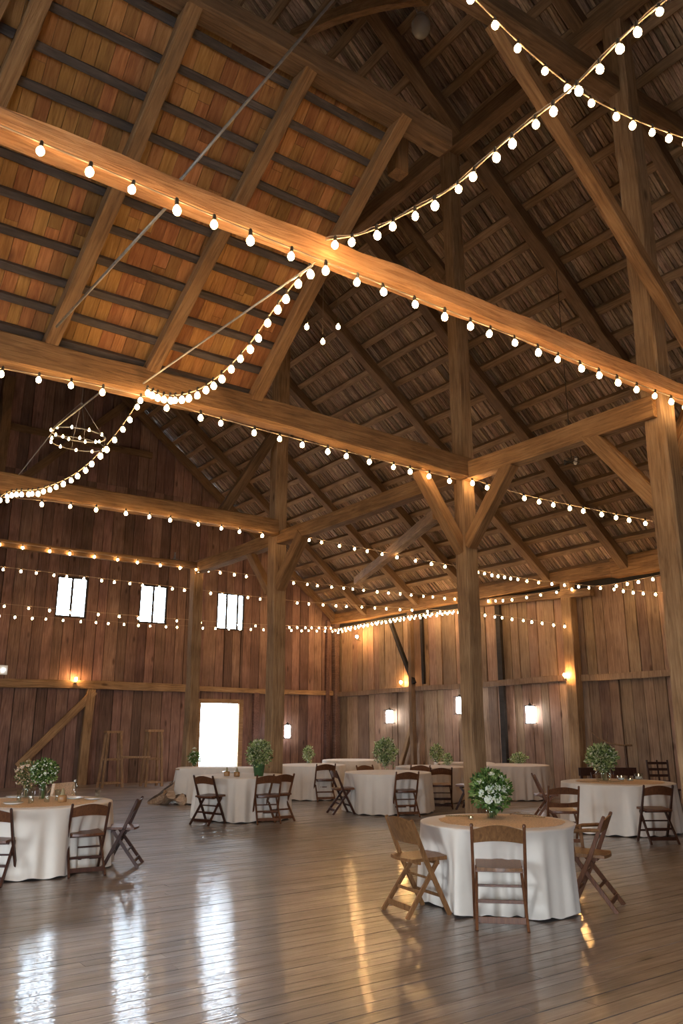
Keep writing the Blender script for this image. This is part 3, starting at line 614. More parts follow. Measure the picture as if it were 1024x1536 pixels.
p = at(584, 1075, 'x', XR - 0.25); lantern(p, 'white glowing lantern on the right wall between the corner and middle post', 0.4, 0.24, 2.85 - p.z)
p = at(690, 1058, 'x', XR - 0.25); lantern(p, 'white glowing lantern half hidden behind the middle post', 0.48, 0.24, 2.85 - p.z)
p = at(795, 1072, 'x', XR - 0.16); lantern(p, 'bluish white boxy lantern on the right wall boards right of the middle post', 0.44, 0.19, 0.42, True)
p = at(4, 1005, 'y', YB - 0.05); g = thing('emergency_light', 'cream box light mounted on the back wall at the left photo edge', 'wall box light', p)
bm = bmesh.new(); box(bm, -0.16, 0.12, -0.05, 0.05, -0.13, 0.13); o = obj('housing', bm, M['white_plastic'], g)
bm = bmesh.new(); bmesh.ops.create_uvsphere(bm, u_segments=12, v_segments=8, radius=0.04, matrix=Matrix.Translation((0, -0.06, 0.0))); obj('lens', bm, M['lantern_glow'], g, smooth=True)

# ================================================================ TABLES
def cloth_bm(Rr, hgt, folds, dents=(), flare=0.06, seed=0, rect=None):
    rnd = random.Random(seed); n = 240; bm = bmesh.new()
    ph = [rnd.uniform(0, 6.28) for _ in range(6)]
    def base(a):
        if rect:
            hx, hy = rect; c, s = math.cos(a), math.sin(a); e = 7.0
            return (abs(c / hx) ** e + abs(s / hy) ** e) ** (-1 / e)
        return Rr
    def rad(a, t):
        f = 0.5 * math.sin(folds * a + ph[0] + 0.9 * math.sin(2 * a + ph[1])) + 0.3 * math.sin(folds * 1.7 * a + ph[2] + math.sin(3 * a)) + 0.2 * math.sin(folds * 0.6 * a + ph[3])
        f = math.copysign(abs(f) ** 0.7, f); r_ = base(a) + flare * t * 0.6 + 0.058 * (min(1, t * 1.3) ** 0.7) * f * (0.75 + 0.25 * math.sin(3 * a + ph[4]))
        for (ac, wd, dep) in dents:
            d = (a - ac + math.pi) % (2 * math.pi) - math.pi
            r_ -= dep * math.exp(-(d / wd) ** 4) * min(1, t * 2.4)
        return r_
    rings = []
    for rr in (0.02, 0.3, 0.6, 0.85, 0.97): rings.append([(base(2 * math.pi * i / n) * rr * math.cos(2 * math.pi * i / n), base(2 * math.pi * i / n) * rr * math.sin(2 * math.pi * i / n), hgt + 0.0) for i in range(n)])
    ts = [0, 0.02, 0.06, 0.12, 0.2, 0.3, 0.42, 0.55, 0.7, 0.85, 1.0]
    for t in ts:
        ring = []
        for i in range(n):
            a = 2 * math.pi * i / n; r_ = rad(a, t)
            z = hgt - 0.004 - t * (hgt - 0.012) + (0.012 * math.sin(folds * a + ph[0]) + 0.012 if t == 1.0 else 0)
            ring.append((r_ * math.cos(a), r_ * math.sin(a), z))
        rings.append(ring)
    vr = [[bm.verts.new(p) for p in r_] for r_ in rings]
    bm.faces.new(vr[0])
    for a, b in zip(vr, vr[1:]):
        for i in range(n): bm.faces.new((a[i], b[i], b[(i + 1) % n], a[(i + 1) % n]))
    return bm
TH = 0.745
def round_table(x, y, Rr, lab_t, lab_c, seed, folds=19, dents=(), mat='cloth', rect=None, rz=0.0, hgt=0.76):
    t = thing('banquet_table', lab_t, 'table', (x, y, 0), rz, 'banquet tables under cloths')
    bm = bmesh.new()
    if rect: box(bm, -rect[0] + .03, rect[0] - .03, -rect[1] + .03, rect[1] - .03, hgt - 0.04, hgt - 0.012)
    else: lathe(bm, [(Rr - 0.03, hgt - 0.04), (Rr - 0.025, hgt - 0.026), (Rr - 0.03, hgt - 0.012)], 40)
    obj('tabletop', bm, M['stool'], t)
    q = 0.45 if not rect else rect[1] * 0.6
    for sx in (-1, 1):
        for sy in (-1, 1):
            bm = bmesh.new(); tube(bm, [(sx * q * 0.6, sy * q * 0.6, 0), (sx * q * 0.6, sy * q * 0.6, hgt - 0.04)], 0.016, 8); obj('leg', bm, M['iron'], t)
    c = obj('tablecloth', cloth_bm(Rr, hgt, folds, dents, seed=seed, rect=rect), M[mat], smooth=True); c.location = (x, y, 0); c.rotation_euler = (0, 0, rz)
    tag(c, lab_c, 'tablecloth', 'floor-length tablecloths'); return c
def ang(tx, ty, x, y): return math.atan2(y - ty, x - tx)

# ---- folding chairs
def arch(bm, x0, x1, zb, zt, yfun, th, rise=0.03, n=12, drop=0.0):
    'curved back slat: spans x0..x1, arched top edge, bowed in y'
    f, b = [], []
    for i in range(n + 1):
        t = i / n; x = x0 + (x1 - x0) * t; a = math.sin(math.pi * t); zt_ = zt + rise * a; zb_ = zb + drop * a
        yb, yt = yfun(zb_) - 0.025 * a, yfun(zt_) - 0.025 * a
        f.append((bm.verts.new((x, yb + th / 2, zb_)), bm.verts.new((x, yt + th / 2, zt_)))); b.append((bm.verts.new((x, yb - th / 2, zb_)), bm.verts.new((x, yt - th / 2, zt_))))
    for i in range(n):
        bm.faces.new((f[i][0], f[i][1], f[i + 1][1], f[i + 1][0])); bm.faces.new((b[i][0], b[i + 1][0], b[i + 1][1], b[i][1]))
        bm.faces.new((f[i][1], b[i][1], b[i + 1][1], f[i + 1][1])); bm.faces.new((f[i][0], f[i + 1][0], b[i + 1][0], b[i][0]))
    for i in (0, n): bm.faces.new((f[i][0], b[i][0], b[i][1], f[i][1]))
def folding_chair(kind, mat, legmat=None):
    m = M[mat]; ml = M[legmat or mat]; t = thing('folding_chair', 'x', 'chair'); W_ = 0.222; Hh = 0.815
    def yl(z): return 0.20 - (z / Hh) * 0.42 if z < 0.47 else 0.20 - (0.47 / Hh) * 0.42 - (z - 0.47) * 0.42   # long front-leg line
    for s in (-1, 1):
        bm = bmesh.new(); x = s * W_
        bar(bm, (x, yl(0), 0.0), (x, yl(0.47), 0.47), 0.026, 0.042, (0, 1, 0.4)); bar(bm, (x, yl(0.46), 0.46), (x, yl(Hh), Hh), 0.026, 0.042, (0, 1, 0.4), h1=0.03)
        if kind != 'solid': tube(bm, [(x, yl(Hh), Hh - 0.005), (x, yl(Hh + 0.012), Hh + 0.012)], 0.017, 8, 0.012)
        obj('leg', bm, ml, t)
        bm = bmesh.new(); x2 = s * (W_ - 0.03)
        bar(bm, (x2, 0.10, 0.445), (x2 + s * 0.018, -0.245, 0.0), 0.024, 0.04, (0, 1, 0.4)); obj('leg', bm, ml, t)
    bm = bmesh.new(); n = 10
    pts = []
    for i in range(n + 1):
        u = i / n; pts.append((-0.19 + 0.38 * u, -0.165 - 0.03 * math.sin(math.pi * u)))
    for i in range(n + 1):
        u = i / n; pts.append((0.20 - 0.40 * u, 0.205 + 0.035 * math.sin(math.pi * u)))
    lo = [bm.verts.new((a, b, 0.452 + 0.012 * (b + 0.16))) for a, b in pts]; hi = [bm.verts.new((a * 0.99, b * 0.99, 0.478 + 0.03 * (b + 0.16))) for a, b in pts]
    bm.faces.new(lo[::-1]); bm.faces.new(hi)
    for i in range(len(pts)): j = (i + 1) % len(pts); bm.faces.new((lo[i], lo[j], hi[j], hi[i]))
    obj('seat', bm, m, t)
    bm = bmesh.new(); box(bm, -0.19, 0.19, 0.10, 0.125, 0.42, 0.452); box(bm, -0.20, 0.20, -0.10, -0.08, 0.43, 0.455); obj('seat_rail', bm, ml, t)
    bm = bmesh.new()
    if kind == 'solid': arch(bm, -W_ + 0.005, W_ - 0.005, 0.60, 0.80, yl, 0.02, 0.03)
    elif kind == 'two_slat': arch(bm, -W_ + 0.005, W_ - 0.005, 0.70, 0.775, yl, 0.018, 0.035, drop=0.01)
    else: arch(bm, -W_ + 0.005, W_ - 0.005, 0.665, 0.775, yl, 0.018, 0.045, drop=0.022)
    obj('backrest', bm, m, t)
    if kind == 'two_slat':
        bm = bmesh.new(); arch(bm, -W_ + 0.005, W_ - 0.005, 0.52, 0.60, yl, 0.018, -0.02); obj('lower_slat', bm, m, t)
    for z, yy, hh, ww in ((0.075, -0.245 + 0.345 * 0.075 / 0.445, 0.05, W_ - 0.02), (0.2, -0.245 + 0.345 * 0.2 / 0.445, 0.028, W_ - 0.026), (0.16, yl(0.16), 0.028, W_ - 0.005), (0.3, yl(0.30), 0.02, W_ - 0.005)):
        bm = bmesh.new(); bar(bm, (-ww, yy, z), (ww, yy, z), 0.016, hh); obj('stretcher', bm, ml, t)
    if kind == 'arm':
        for s in (-1, 1):
            bm = bmesh.new(); tube(bm, [(s * W_, yl(0.70), 0.70), (s * (W_ + 0.02), -0.05, 0.70), (s * (W_ + 0.03), 0.1, 0.685), (s * (W_ + 0.01), 0.19, 0.66)], 0.017, 8); obj('armrest', bm, m, t)
            bm = bmesh.new(); bar(bm, (s * (W_ + 0.02), 0.12, 0.68), (s * W_, 0.10, 0.46), 0.024, 0.03, (0, 1, 0)); obj('arm_support', bm, m, t)
    return t
protos = {'plain': folding_chair('plain', 'chair'), 'honey': folding_chair('plain', 'chair_light', 'chair'), 'solid': folding_chair('solid', 'chair_light', 'chair_light'), 'dark': folding_chair('plain', 'chair', 'chair_dark'), 'two': folding_chair('two_slat', 'chair'), 'arm': folding_chair('arm', 'chair_light', 'chair')}
used = set()
def chair(kind, x, y, phi, label, s=1.0):
    o = protos[kind] if kind not in used else copy_tree(protos[kind]); used.add(kind)
    o.location = (x, y, 0.0); o.rotation_euler = (0, 0, R(phi - 90)); o.scale = (s,) * 3; tag(o, label, 'chair', 'folding chairs round the tables'); return o

T1 = (6.22, 6.03); T2 = (12.07, 8.85); T3 = (3.0, 10.86); T4 = (7.75, 14.1); T5 = (11.16, 16.9); T6 = (10.73, 13.4)
def dent(tc, cx_, cy_, wd, dep): return (ang(tc[0], tc[1], cx_, cy_), wd, dep)
C1 = (5.60, 5.43); C2 = (5.33, 6.24); C3 = (6.86, 5.42)
round_table(*T1, 0.765, 'round table in the right foreground with the white rose bouquet', 'ivory cloth on the round table in the right foreground', 1, 17,
            [dent(T1, *C1, 0.42, 0.17), dent(T1, *C2, 0.36, 0.15), dent(T1, *C3, 0.36, 0.15)])
round_table(*T2, 0.93, 'round table near the right wall with glass vase of greenery', 'ivory cloth on the round table near the right wall', 2, 21)
round_table(*T3, 0.95, 'round table at the left edge laid with plates and glass vases', 'ivory cloth on the round table at the left edge', 3, 21, [dent(T3, 3.45, 10.0, 0.3, 0.12)])
round_table(*T4, 0.90, 'round table in front of the bright doorway with the green pot', 'ivory cloth on the round table in front of the doorway', 4, 18, [dent(T4, 7.72, 13.15, 0.32, 0.12), dent(T4, 6.8, 13.6, 0.3, 0.12)])
round_table(8.75, 17.05, 0.8, 'long table behind the firewood pile, left of the doorway', 'cream cloth on the long table behind the firewood pile', 5, 26, rect=(0.95, 0.42), rz=R(-35))
round_table(*T5, 0.83, 'round table right of the doorway with a small green sprig', 'ivory cloth on the round table right of the doorway', 6, 18)
round_table(13.6, 18.6, 0.8, 'farthest round table, near the corner of the barn', 'pale cloth on the farthest table near the corner', 7, 18)
round_table(*T6, 0.88, 'round table at the centre of the photo with leafy bouquet', 'cream cloth on the round table at the centre of the photo', 8, 18, [dent(T6, 10.45, 12.52, 0.3, 0.12), dent(T6, 9.72, 13.62, 0.3, 0.12)])
round_table(12.95, 14.6, 0.8, 'table behind the centre one with two small bouquets', 'beige cloth on the table behind the centre one', 9, 18, mat='cloth_beige')
round_table(15.0, 15.6, 0.6, 'narrow table against the middle post, behind the beige one', 'beige cloth with square corners just left of the middle post', 10, 18, mat='cloth_beige', rect=(0.75, 0.42), rz=R(-35))
round_table(15.15, 14.0, 0.82, 'round table right of the middle post by the wall', 'beige cloth on the round table right of the middle post', 11, 20, mat='cloth_beige')
round_table(1.95, 13.6, 0.9, 'white covered table behind the left edge table', 'white cloth on the table behind the left edge table', 12, 18)

chair('honey', *C1, 46, 'folding chair with arched slat in front of the foreground table, seen from behind', 1.03)
chair('solid', *C2, -8, 'honey brown folding chair with solid back panel left of the foreground table', 1.03)
chair('arm', *C3, 118, 'glossy wooden folding armchair right of the foreground table', 1.03)
chair('two', 9.95, 8.3, 52, 'two-slat folding chair just behind the foreground table')
chair('plain', 11.93, 10.33, -42, 'tilted looking folding chair between the wall table and the table behind it')
chair('dark', 11.25, 7.62, 58, 'dark folding chair with honey seat at the right photo edge')
chair('dark', 2.38, 10.02, 55, 'dark folding chair cut by the left photo edge', 0.97)
chair('dark', 3.40, 10.02, 84, 'dark folding chair in front of the left table, seen from behind', 0.97)
chair('dark', 3.98, 10.32, 150, 'dark folding chair at the right side of the left table, seen side on', 0.97)
chair('dark', 6.80, 13.6, 22, 'folding chair at the left of the doorway table, seen side on')
chair('plain', 7.72, 13.15, 72, 'front one of two overlapping folding chairs at the doorway table')
chair('plain', 8.05, 13.3, 92, 'rear right one of two overlapping folding chairs at the doorway table')
chair('plain', 10.95, 16.05, 70, 'folding chair in front of the table right of the doorway')
chair('dark', 9.72, 13.62, -18, 'folding chair at the left of the centre table, seen side on')
chair('plain', 10.45, 12.52, 66, 'folding chair in front of the centre table')
chair('dark', 12.05, 13.25, 52, 'folding chair right of the centre table, facing the beige table')
chair('dark', 12.35, 12.75, 118, 'folding chair half hidden by the white rose bouquet')
chair('plain', 11.25, 14.7, -90, 'folding chair behind the centre table, left of its bouquet')
chair('plain', 12.1, 14.05, -150, 'folding chair behind the centre table, right of its bouquet')
chair('dark', 13.2, 9.9, -120, 'folding chair behind the wall table, right of its vase')

# ladder-back chair and bench at the right
def ladder_chair(x, y, phi, label):
    t = thing('ladder_back_chair', label, 'chair', (x, y, 0), R(phi - 90)); m = M['chair_dark']
    for s in (-1, 1):
        bm = bmesh.new(); tube(bm, [(s * 0.2, -0.2, 0), (s * 0.2, -0.2, 0.45), (s * 0.21, -0.26, 1.0)], 0.02, 8); obj('leg', bm, m, t)
        bm = bmesh.new(); tube(bm, [(s * 0.2, 0.2, 0), (s * 0.2, 0.2, 0.45)], 0.02, 8); obj('leg', bm, m, t)
    bm = bmesh.new(); box(bm, -0.23, 0.23, -0.22, 0.23, 0.44, 0.47); obj('seat', bm, m, t)
    for k in range(4):
        bm = bmesh.new(); bar(bm, (-0.2, -0.21 - 0.015 * k, 0.58 + 0.12 * k), (0.2, -0.21 - 0.015 * k, 0.58 + 0.12 * k), 0.015, 0.05); obj('back_slat', bm, m, t)
    bm = bmesh.new(); bar(bm, (0, -0.2, 0.5), (0, -0.27, 1.0), 0.03, 0.02, (0, 1, 0)); obj('back_post', bm, m, t)
    for z in (0.15, 0.28):
        bm = bmesh.new(); bar(bm, (-0.2, 0.2, z), (0.2, 0.2, z), 0.02, 0.02); obj('stretcher', bm, m, t)
    return t
p = at(997, 1168, 'z', 0.45); ladder_chair(15.0, 9.9, -125, 'dark ladder-back chair by the right wall beyond the wall table')
t = thing('bench', 'low dark bench with back rail behind the wall table', 'bench', (14.4, 10.7, 0), R(-35)); m = M['chair_dark']
bm = bmesh.new(); box(bm, -0.6, 0.6, -0.2, 0.2, 0.42, 0.46); obj('seat', bm, m, t)
bm = bmesh.new(); box(bm, -0.6, 0.6, 0.18, 0.21, 0.68, 0.84); obj('backrest', bm, m, t)
for sx in (-0.55, 0.55):
    for yy, zt in ((-0.17, 0.42), (0.19, 0.82)):
        bm = bmesh.new(); box(bm, sx - 0.025, sx + 0.025, yy - 0.025, yy + 0.025, 0, zt); obj('leg', bm, m, t)
# forked branch stand
p = at(938, 1118, 'x', 15.9); t = thing('branch_stand', 'thin stand topped by a curved branch near the right wall, above the bouquet', 'stand', (p.x, p.y, 0)); z = p.z
bm = bmesh.new(); tube(bm, [(0, 0, 0.02), (0.01, 0, z * 0.5), (0, 0, z)], 0.025, 8, 0.02); obj('pole', bm, M['chair_dark'], t, smooth=True)
u = V((_r.x, _r.y, 0)); bm = bmesh.new(); tube(bm, [u * 0.14 + V((0, 0, z - 0.0)), u * -0.1 + V((0, 0, z)), u * -0.38 + V((0, 0, z + 0.05)), u * -0.6 + V((0, 0, z + 0.16)), u * -0.78 + V((0, 0, z + 0.33))], 0.022, 8, 0.01)
tube(bm, [u * -0.42 + V((0, 0, z + 0.06)), u * -0.40 + V((0, 0, z + 0.18)), u * -0.36 + V((0, 0, z + 0.30))], 0.014, 6, 0.007); obj('branch', bm, M['stool'], t, smooth=True)
bm = bmesh.new(); lathe(bm, [(0.2, 0), (0.2, 0.02), (0.03, 0.05)], 16); obj('base', bm, M['chair_dark'], t)

# tall rustic stools by the back wall
def tall_stool(x, y, rz, label, hgt, lean):
    t = thing('tall_stool', label, 'stool', (x, y, 0), rz, 'tall rustic stools'); m = M['stool']
    bm = bmesh.new(); box(bm, -0.24, 0.24, -0.13, 0.13, hgt - 0.06, hgt); obj('seat', bm, m, t)
    for sx in (-1, 1):
        for sy in (-1, 1):
            bm = bmesh.new(); bar(bm, (sx * 0.18, sy * 0.1, hgt - 0.06), (sx * (0.24 + lean), sy * 0.19, 0.0), 0.07, 0.06, (0, 1, 0)); obj('leg', bm, m, t)
    for z, w_ in ((0.12, 0.26 + lean), (0.75, 0.21 + lean * .5)):
        for sy in (-1, 1):
            q = 0.19 - 0.09 * z / hgt
            bm = bmesh.new(); bar(bm, (-w_, sy * q, z), (w_, sy * q, z), 0.03, 0.05); obj('rung', bm, m, t)
    return t
tall_stool(8.35, 22.9, R(0), 'tall rustic wooden stool by the back wall, left one of the pair', 1.53, 0.05)
tall_stool(9.45, 22.6, R(0), 'tall rustic wooden stool by the back wall, right one of the pair', 1.56, 0.0)
bm = bmesh.new(); bar(bm, (8.55, 22.66, 0.81), (9.3, 22.40, 0.81), 0.05, 0.055, wob=0.004, seg=4)
tag(obj('plank_rest', bm, M['stool']), 'loose rail lying across the rungs of the two tall stools', 'rail')
# firewood
def log(p, d, l, r_, label, wedge=True):
    bm = bmesh.new(); n = 12; d = V(d).normalized(); x, y, z = frame_for(V((0, 0, 0)), d); rings = []
    for k in range(5):
        t = k / 4; ring = []
        for i in range(n):
            a = 2 * math.pi * i / n; rr = r_ * (1 + 0.12 * math.sin(3 * a + k)); c, s = math.cos(a) * rr, math.sin(a) * rr
            if wedge: s = max(s, -r_ * 0.25 + 0.25 * abs(c)) if i else s
            ring.append(bm.verts.new(x * (t - 0.5) * l + y * c + z * s))
        rings.append(ring)
    for a, b in zip(rings, rings[1:]):
        for i in range(n):
            f = bm.faces.new((a[i], a[(i + 1) % n], b[(i + 1) % n], b[i])); f.material_index = 1 if i in (1, 2, 3, 4) else 0
    bm.faces.new(rings[0][::-1]); bm.faces.new(rings[-1])
    o = obj('firewood_log', bm, None, mats=[M['log'], M['bark']]); o.location = p; return tag(o, label, 'log', 'split firewood in the pile')
fw0 = V((7.88, 17.5, 0)); fr = V((_r.x, _r.y, 0)); fh = V((_h.x, _h.y, 0))
for i, (a, b, zz, ds, dh, dz, l, r_, lb) in enumerate([
    (-0.32, -0.12, 0.09, 0.75, -0.3, 0.45, 0.44, 0.085, 'split log leaning at the left end of the firewood pile'),
    (-0.10, -0.22, 0.12, 0.35, -0.6, 0.3, 0.5, 0.08, 'pale split log in front of the firewood pile, nearest the camera'),
    (0.08, -0.18, 0.08, 0.5, -0.7, 0.05, 0.5, 0.09, 'split log lying low in the front middle of the pile'),
    (0.30, -0.12, 0.09, -0.3, -0.8, 0.05, 0.45, 0.095, 'round log at the right end of the firewood pile'),
    (0.02, 0.08, 0.16, 1, 0.1, 0.15, 0.6, 0.09, 'bark-covered log across the back of the firewood pile'),
    (-0.10, -0.02, 0.27, 0.8, -0.4, 0.55, 0.5, 0.08, 'log sloping up over the middle of the firewood pile'),
    (0.15, -0.02, 0.28, -0.5, -0.6, 0.1, 0.45, 0.09, 'reddish brown log lying on top of the firewood pile'),
    (0.02, 0.02, 0.40, 0.4, -0.8, 0.2, 0.4, 0.075, 'topmost small log of the firewood pile'),
    (0.26, 0.05, 0.22, 0.9, 0.2, -0.3, 0.42, 0.08, 'log slanting down at the back right of the firewood pile')]):
    log(fw0 + fr * a + fh * b + V((0, 0, zz)), fr * ds + fh * dh + V((0, 0, dz)), l, r_ * 1.3, lb, wedge=(i % 2 == 0 and i > 0))

# ================================================================ FLOWERS AND TABLEWARE
def leaves(bm, n, shape, size, rnd, up=0.3):
    for _ in range(n):
        p, nrm = shape(rnd); l = size * rnd.uniform(0.6, 1.25); d = (nrm + V((rnd.uniform(-.8, .8), rnd.uniform(-.8, .8), rnd.uniform(-.5, .8) + up))).normalized()
        s = d.cross(V((rnd.uniform(-1, 1), rnd.uniform(-1, 1), rnd.uniform(-1, 1)))).normalized(); b = d.cross(s)
        w_ = l * rnd.uniform(0.22, 0.36)
        v = [bm.verts.new(q) for q in (p, p + d * l * 0.45 + s * w_ + b * l * .06, p + d * l, p + d * l * 0.45 - s * w_ + b * l * .06, p + d * l * .5 - b * l * .05)]
        bm.faces.new((v[0], v[1], v[4])); bm.faces.new((v[1], v[2], v[4])); bm.faces.new((v[2], v[3], v[4])); bm.faces.new((v[3], v[0], v[4]))
def blob(rx, ry, rz, cz, lump=0.15, inner=0.2):
    def f(rnd):
        d = V((rnd.gauss(0, 1), rnd.gauss(0, 1), rnd.gauss(0, 1))).normalized(); k = rnd.uniform(inner, 1) ** 0.5 * (1.0 - 0.22 * d.z) * (1 + lump * math.sin(d.x * 6 + d.z * 5) * math.cos(d.y * 7))
        return V((d.x * rx * k, d.y * ry * k, cz + d.z * rz * k)), d
    return f
def rose(bm, c, r_, rnd):
    c = V(c)
    for k in range(3):
        rr = r_ * (0.45 + 0.28 * k); n = 5 + k
        for i in range(n):
            a = 2 * math.pi * (i + rnd.random() * .5) / n; d = V((math.cos(a), math.sin(a), 0.9 - 0.45 * k)).normalized(); s = V((-math.sin(a), math.cos(a), 0)); u_ = d.cross(s)
            v = [bm.verts.new(c + q) for q in (d * rr * 0.25, d * rr * .8 + s * rr * .5, d * rr * 1.05 + u_ * (-rr * .15), d * rr * .8 - s * rr * .5, d * rr * .75 - u_ * rr * .12)]
            bm.faces.new((v[0], v[1], v[4])); bm.faces.new((v[1], v[2], v[4])); bm.faces.new((v[2], v[3], v[4])); bm.faces.new((v[3], v[0], v[4]))
    bmesh.ops.create_icosphere(bm, subdivisions=1, radius=r_ * 0.4, matrix=Matrix.Translation(c + V((0, 0, r_ * 0.15))))
def bouquet(x, y, z, label, leafmat='leaf', rx=0.2, rz=0.2, cz=0.3, n=900, lsize=0.05, flowers=(), fr_=0.035, fmat='petal', vase='glass', vr=0.06, vh=0.14, tiny=0, seed=1, up=0.3, lump=.28):
    rnd = random.Random(seed); t = thing('bouquet', label, 'bouquet', (x, y, z), 0, 'table bouquets')
    if vase == 'glass':
        bm = bmesh.new(); lathe(bm, [(vr * 0.7, 0.0), (vr * 0.85, 0.01), (vr, vh * 0.5), (vr * 0.9, vh), (vr * 0.84, vh), (vr * 0.9, vh * .5), (vr * 0.7, 0.012)], 20); obj('vase', bm, M['glass'], t, smooth=True)
    elif vase == 'pot':
        bm = bmesh.new(); lathe(bm, [(vr * 0.7, 0.0), (vr * 0.95, vh * .9), (vr, vh * .9), (vr, vh), (vr * .85, vh), (vr * .8, vh * .8)], 20); obj('pot', bm, M['green_pot'], t, smooth=True)
    bm = bmesh.new()
    for i in range(14):
        a = rnd.uniform(0, 6.28); q = rnd.uniform(0, vr * 0.5); e = rnd.uniform(0.3, 0.9)
        tube(bm, [(q * math.cos(a), q * math.sin(a), 0.01), (q * 1.3 * math.cos(a + .2), q * 1.3 * math.sin(a + .2), vh), (rx * e * math.cos(a), rx * e * math.sin(a), cz)], 0.0035, 5)
    obj('stems', bm, M[leafmat], t)
    bm = bmesh.new(); leaves(bm, n, blob(rx, rx, rz, cz, lump), lsize, rnd, up)
    leaves(bm, int(n * 0.12), blob(rx * .35, rx * .35, max(0.03, (cz - rz * .6 - vh * .7) * .7), (cz - rz * .6 + vh) / 2 + .02), lsize, rnd, up); obj('foliage', bm, M[leafmat], t)
    for fx, fy, fz, k in flowers:
        d = V((_r.x, _r.y, 0)) * fx - V((_h.x, _h.y, 0)) * fy
        bm = bmesh.new(); rose(bm, (0, 0, 0), fr_ * k, rnd); o = obj('flower', bm, M[fmat], t); o.location = (d.x, d.y, fz)
        q = V((d.x, d.y, fz - cz)).normalized(); o.rotation_euler = V((0, 0, 1)).rotation_difference((q + V((0, 0, .5))).normalized()).to_euler()
    if tiny:
        bm = bmesh.new(); sh = blob(rx * 1.03, rx * 1.03, rz * 1.03, cz, lump, 0.8)
        for _ in range(tiny):
            p, d = sh(rnd); bmesh.ops.create_icosphere(bm, subdivisions=1, radius=rnd.uniform(0.006, 0.012), matrix=Matrix.Translation(p))
        obj('small_blossoms', bm, M[fmat], t)['kind'] = 'stuff'
    return t
ZT = 0.762
b1 = at(737, 1228, 'z', ZT)
bouquet(b1.x, b1.y, ZT, 'round green bouquet with large white roses on the foreground table', 'leaf', 0.195, 0.19, 0.315, 1500, 0.055,
        [(-0.03, .15, .30, 1.05), (0.045, .16, .325, 1.0), (0.115, .13, .31, 1.0), (0.04, .17, .215, 1.15), (-0.05, .15, .20, 1.0), (-.12, .11, .26, .9), (.15, .08, .38, .9), (0.0, .1, .45, .8), (-.13, .09, .37, .8), (.10, .12, .42, .7), (.17, .03, .27, .8)], 0.045, 'petal', 'glass', 0.05, 0.12, 90, 3, lump=.08)
b2 = at(905, 1171, 'z', ZT)
bouquet(b2.x, b2.y, ZT, 'pale leafy bouquet in a wide glass vase on the table near the right wall', 'leaf_pale', 0.24, 0.22, 0.42, 1500, 0.06, [(-.2, .1, .28, .8), (-.22, .1, .45, .8), (0.1, .2, .5, .7)], 0.03, 'petal', 'glass', 0.14, 0.22, 90, 4, lump=.12)
b3 = at(60, 1199, 'z', ZT)
bouquet(b3.x + .02, b3.y - 0.02, ZT, 'big green dome bouquet on the left table, right of the peach one', 'leaf', 0.16, 0.16, 0.37, 1100, 0.04, [(-.1, .1, .42, .8), (.06, .14, .33, .8), (0.1, .08, .45, .8)], 0.025, 'petal', 'glass', 0.05, 0.22, 130, 5, lump=.06)
p = at(38, 1197, 'z', ZT)
bouquet(p.x, p.y, ZT, 'peach and green bouquet at the left edge of the left table', 'leaf_autumn', 0.14, 0.15, 0.33, 900, 0.045, [(-.1, .1, .36, 1), (-.12, .06, .28, 1), (-.03, .14, .40, 1), (.04, .12, .42, 1)], 0.03, 'petal_peach', 'glass', 0.05, 0.2, 120, 6)
p = at(388, 1164, 'z', ZT)
bouquet(p.x, p.y, ZT, 'bouquet in a green pot on the table before the doorway', 'leaf_pale', 0.23, 0.25, 0.44, 1500, 0.055, [(-.1, .1, .55, .9), (.12, .1, .5, .9), (.2, .06, .35, .9)], 0.03, 'petal', 'pot', 0.12, 0.22, 140, 7, lump=.18)
p = at(291, 1149, 'z', ZT)
bouquet(p.x, p.y, ZT, 'small bouquet with tall cream bloom left of the doorway', 'leaf', 0.14, 0.14, 0.2, 450, 0.05, [(0, .05, .40, 1.6), (-.02, .04, .32, 1.4), (-.1, .06, .2, 1.2), (.02, .06, .25, 1)], 0.035, 'petal', 'glass', 0.05, 0.1, 30, 8)
p = at(462, 1145, 'z', ZT)
bouquet(p.x, p.y, ZT, 'small pointed green sprig on the table right of the doorway', 'leaf_pale', 0.13, 0.19, 0.25, 450, 0.05, (), 0.03, 'petal', 'glass', 0.04, 0.1, 50, 9)
p = at(578, 1150, 'z', ZT)
bouquet(p.x, p.y, ZT, 'tall leafy bouquet on the centre table', 'leaf_pale', 0.25, 0.3, 0.38, 1700, 0.055, [(0, .1, .58, .8), (.1, .15, .4, .8), (-.15, .1, .2, .8)], 0.03, 'petal', 'glass', 0.07, 0.12, 120, 10, lump=.2)
p = at(655, 1144, 'z', ZT)
bouquet(p.x, p.y, ZT, 'sage bouquet on the beige table behind the centre one', 'leaf_pale', 0.16, 0.2, 0.27, 700, 0.05, (), 0.03, 'petal', 'glass', 0.05, 0.1, 60, 11)
p = at(671, 1148, 'z', ZT)
bouquet(p.x, p.y, ZT, 'smaller drooping sprig right of the sage bouquet', 'leaf_pale', 0.11, 0.12, 0.16, 350, 0.045, (), 0.03, 'petal', 'glass', 0.04, 0.08, 40, 12)
p = at(778, 1145, 'z', ZT)
bouquet(p.x, p.y, ZT, 'low greyish sprig on the table right of the middle post', 'leaf_pale', 0.19, 0.12, 0.14, 500, 0.055, (), 0.03, 'petal', 'glass', 0.05, 0.08, 60, 13)

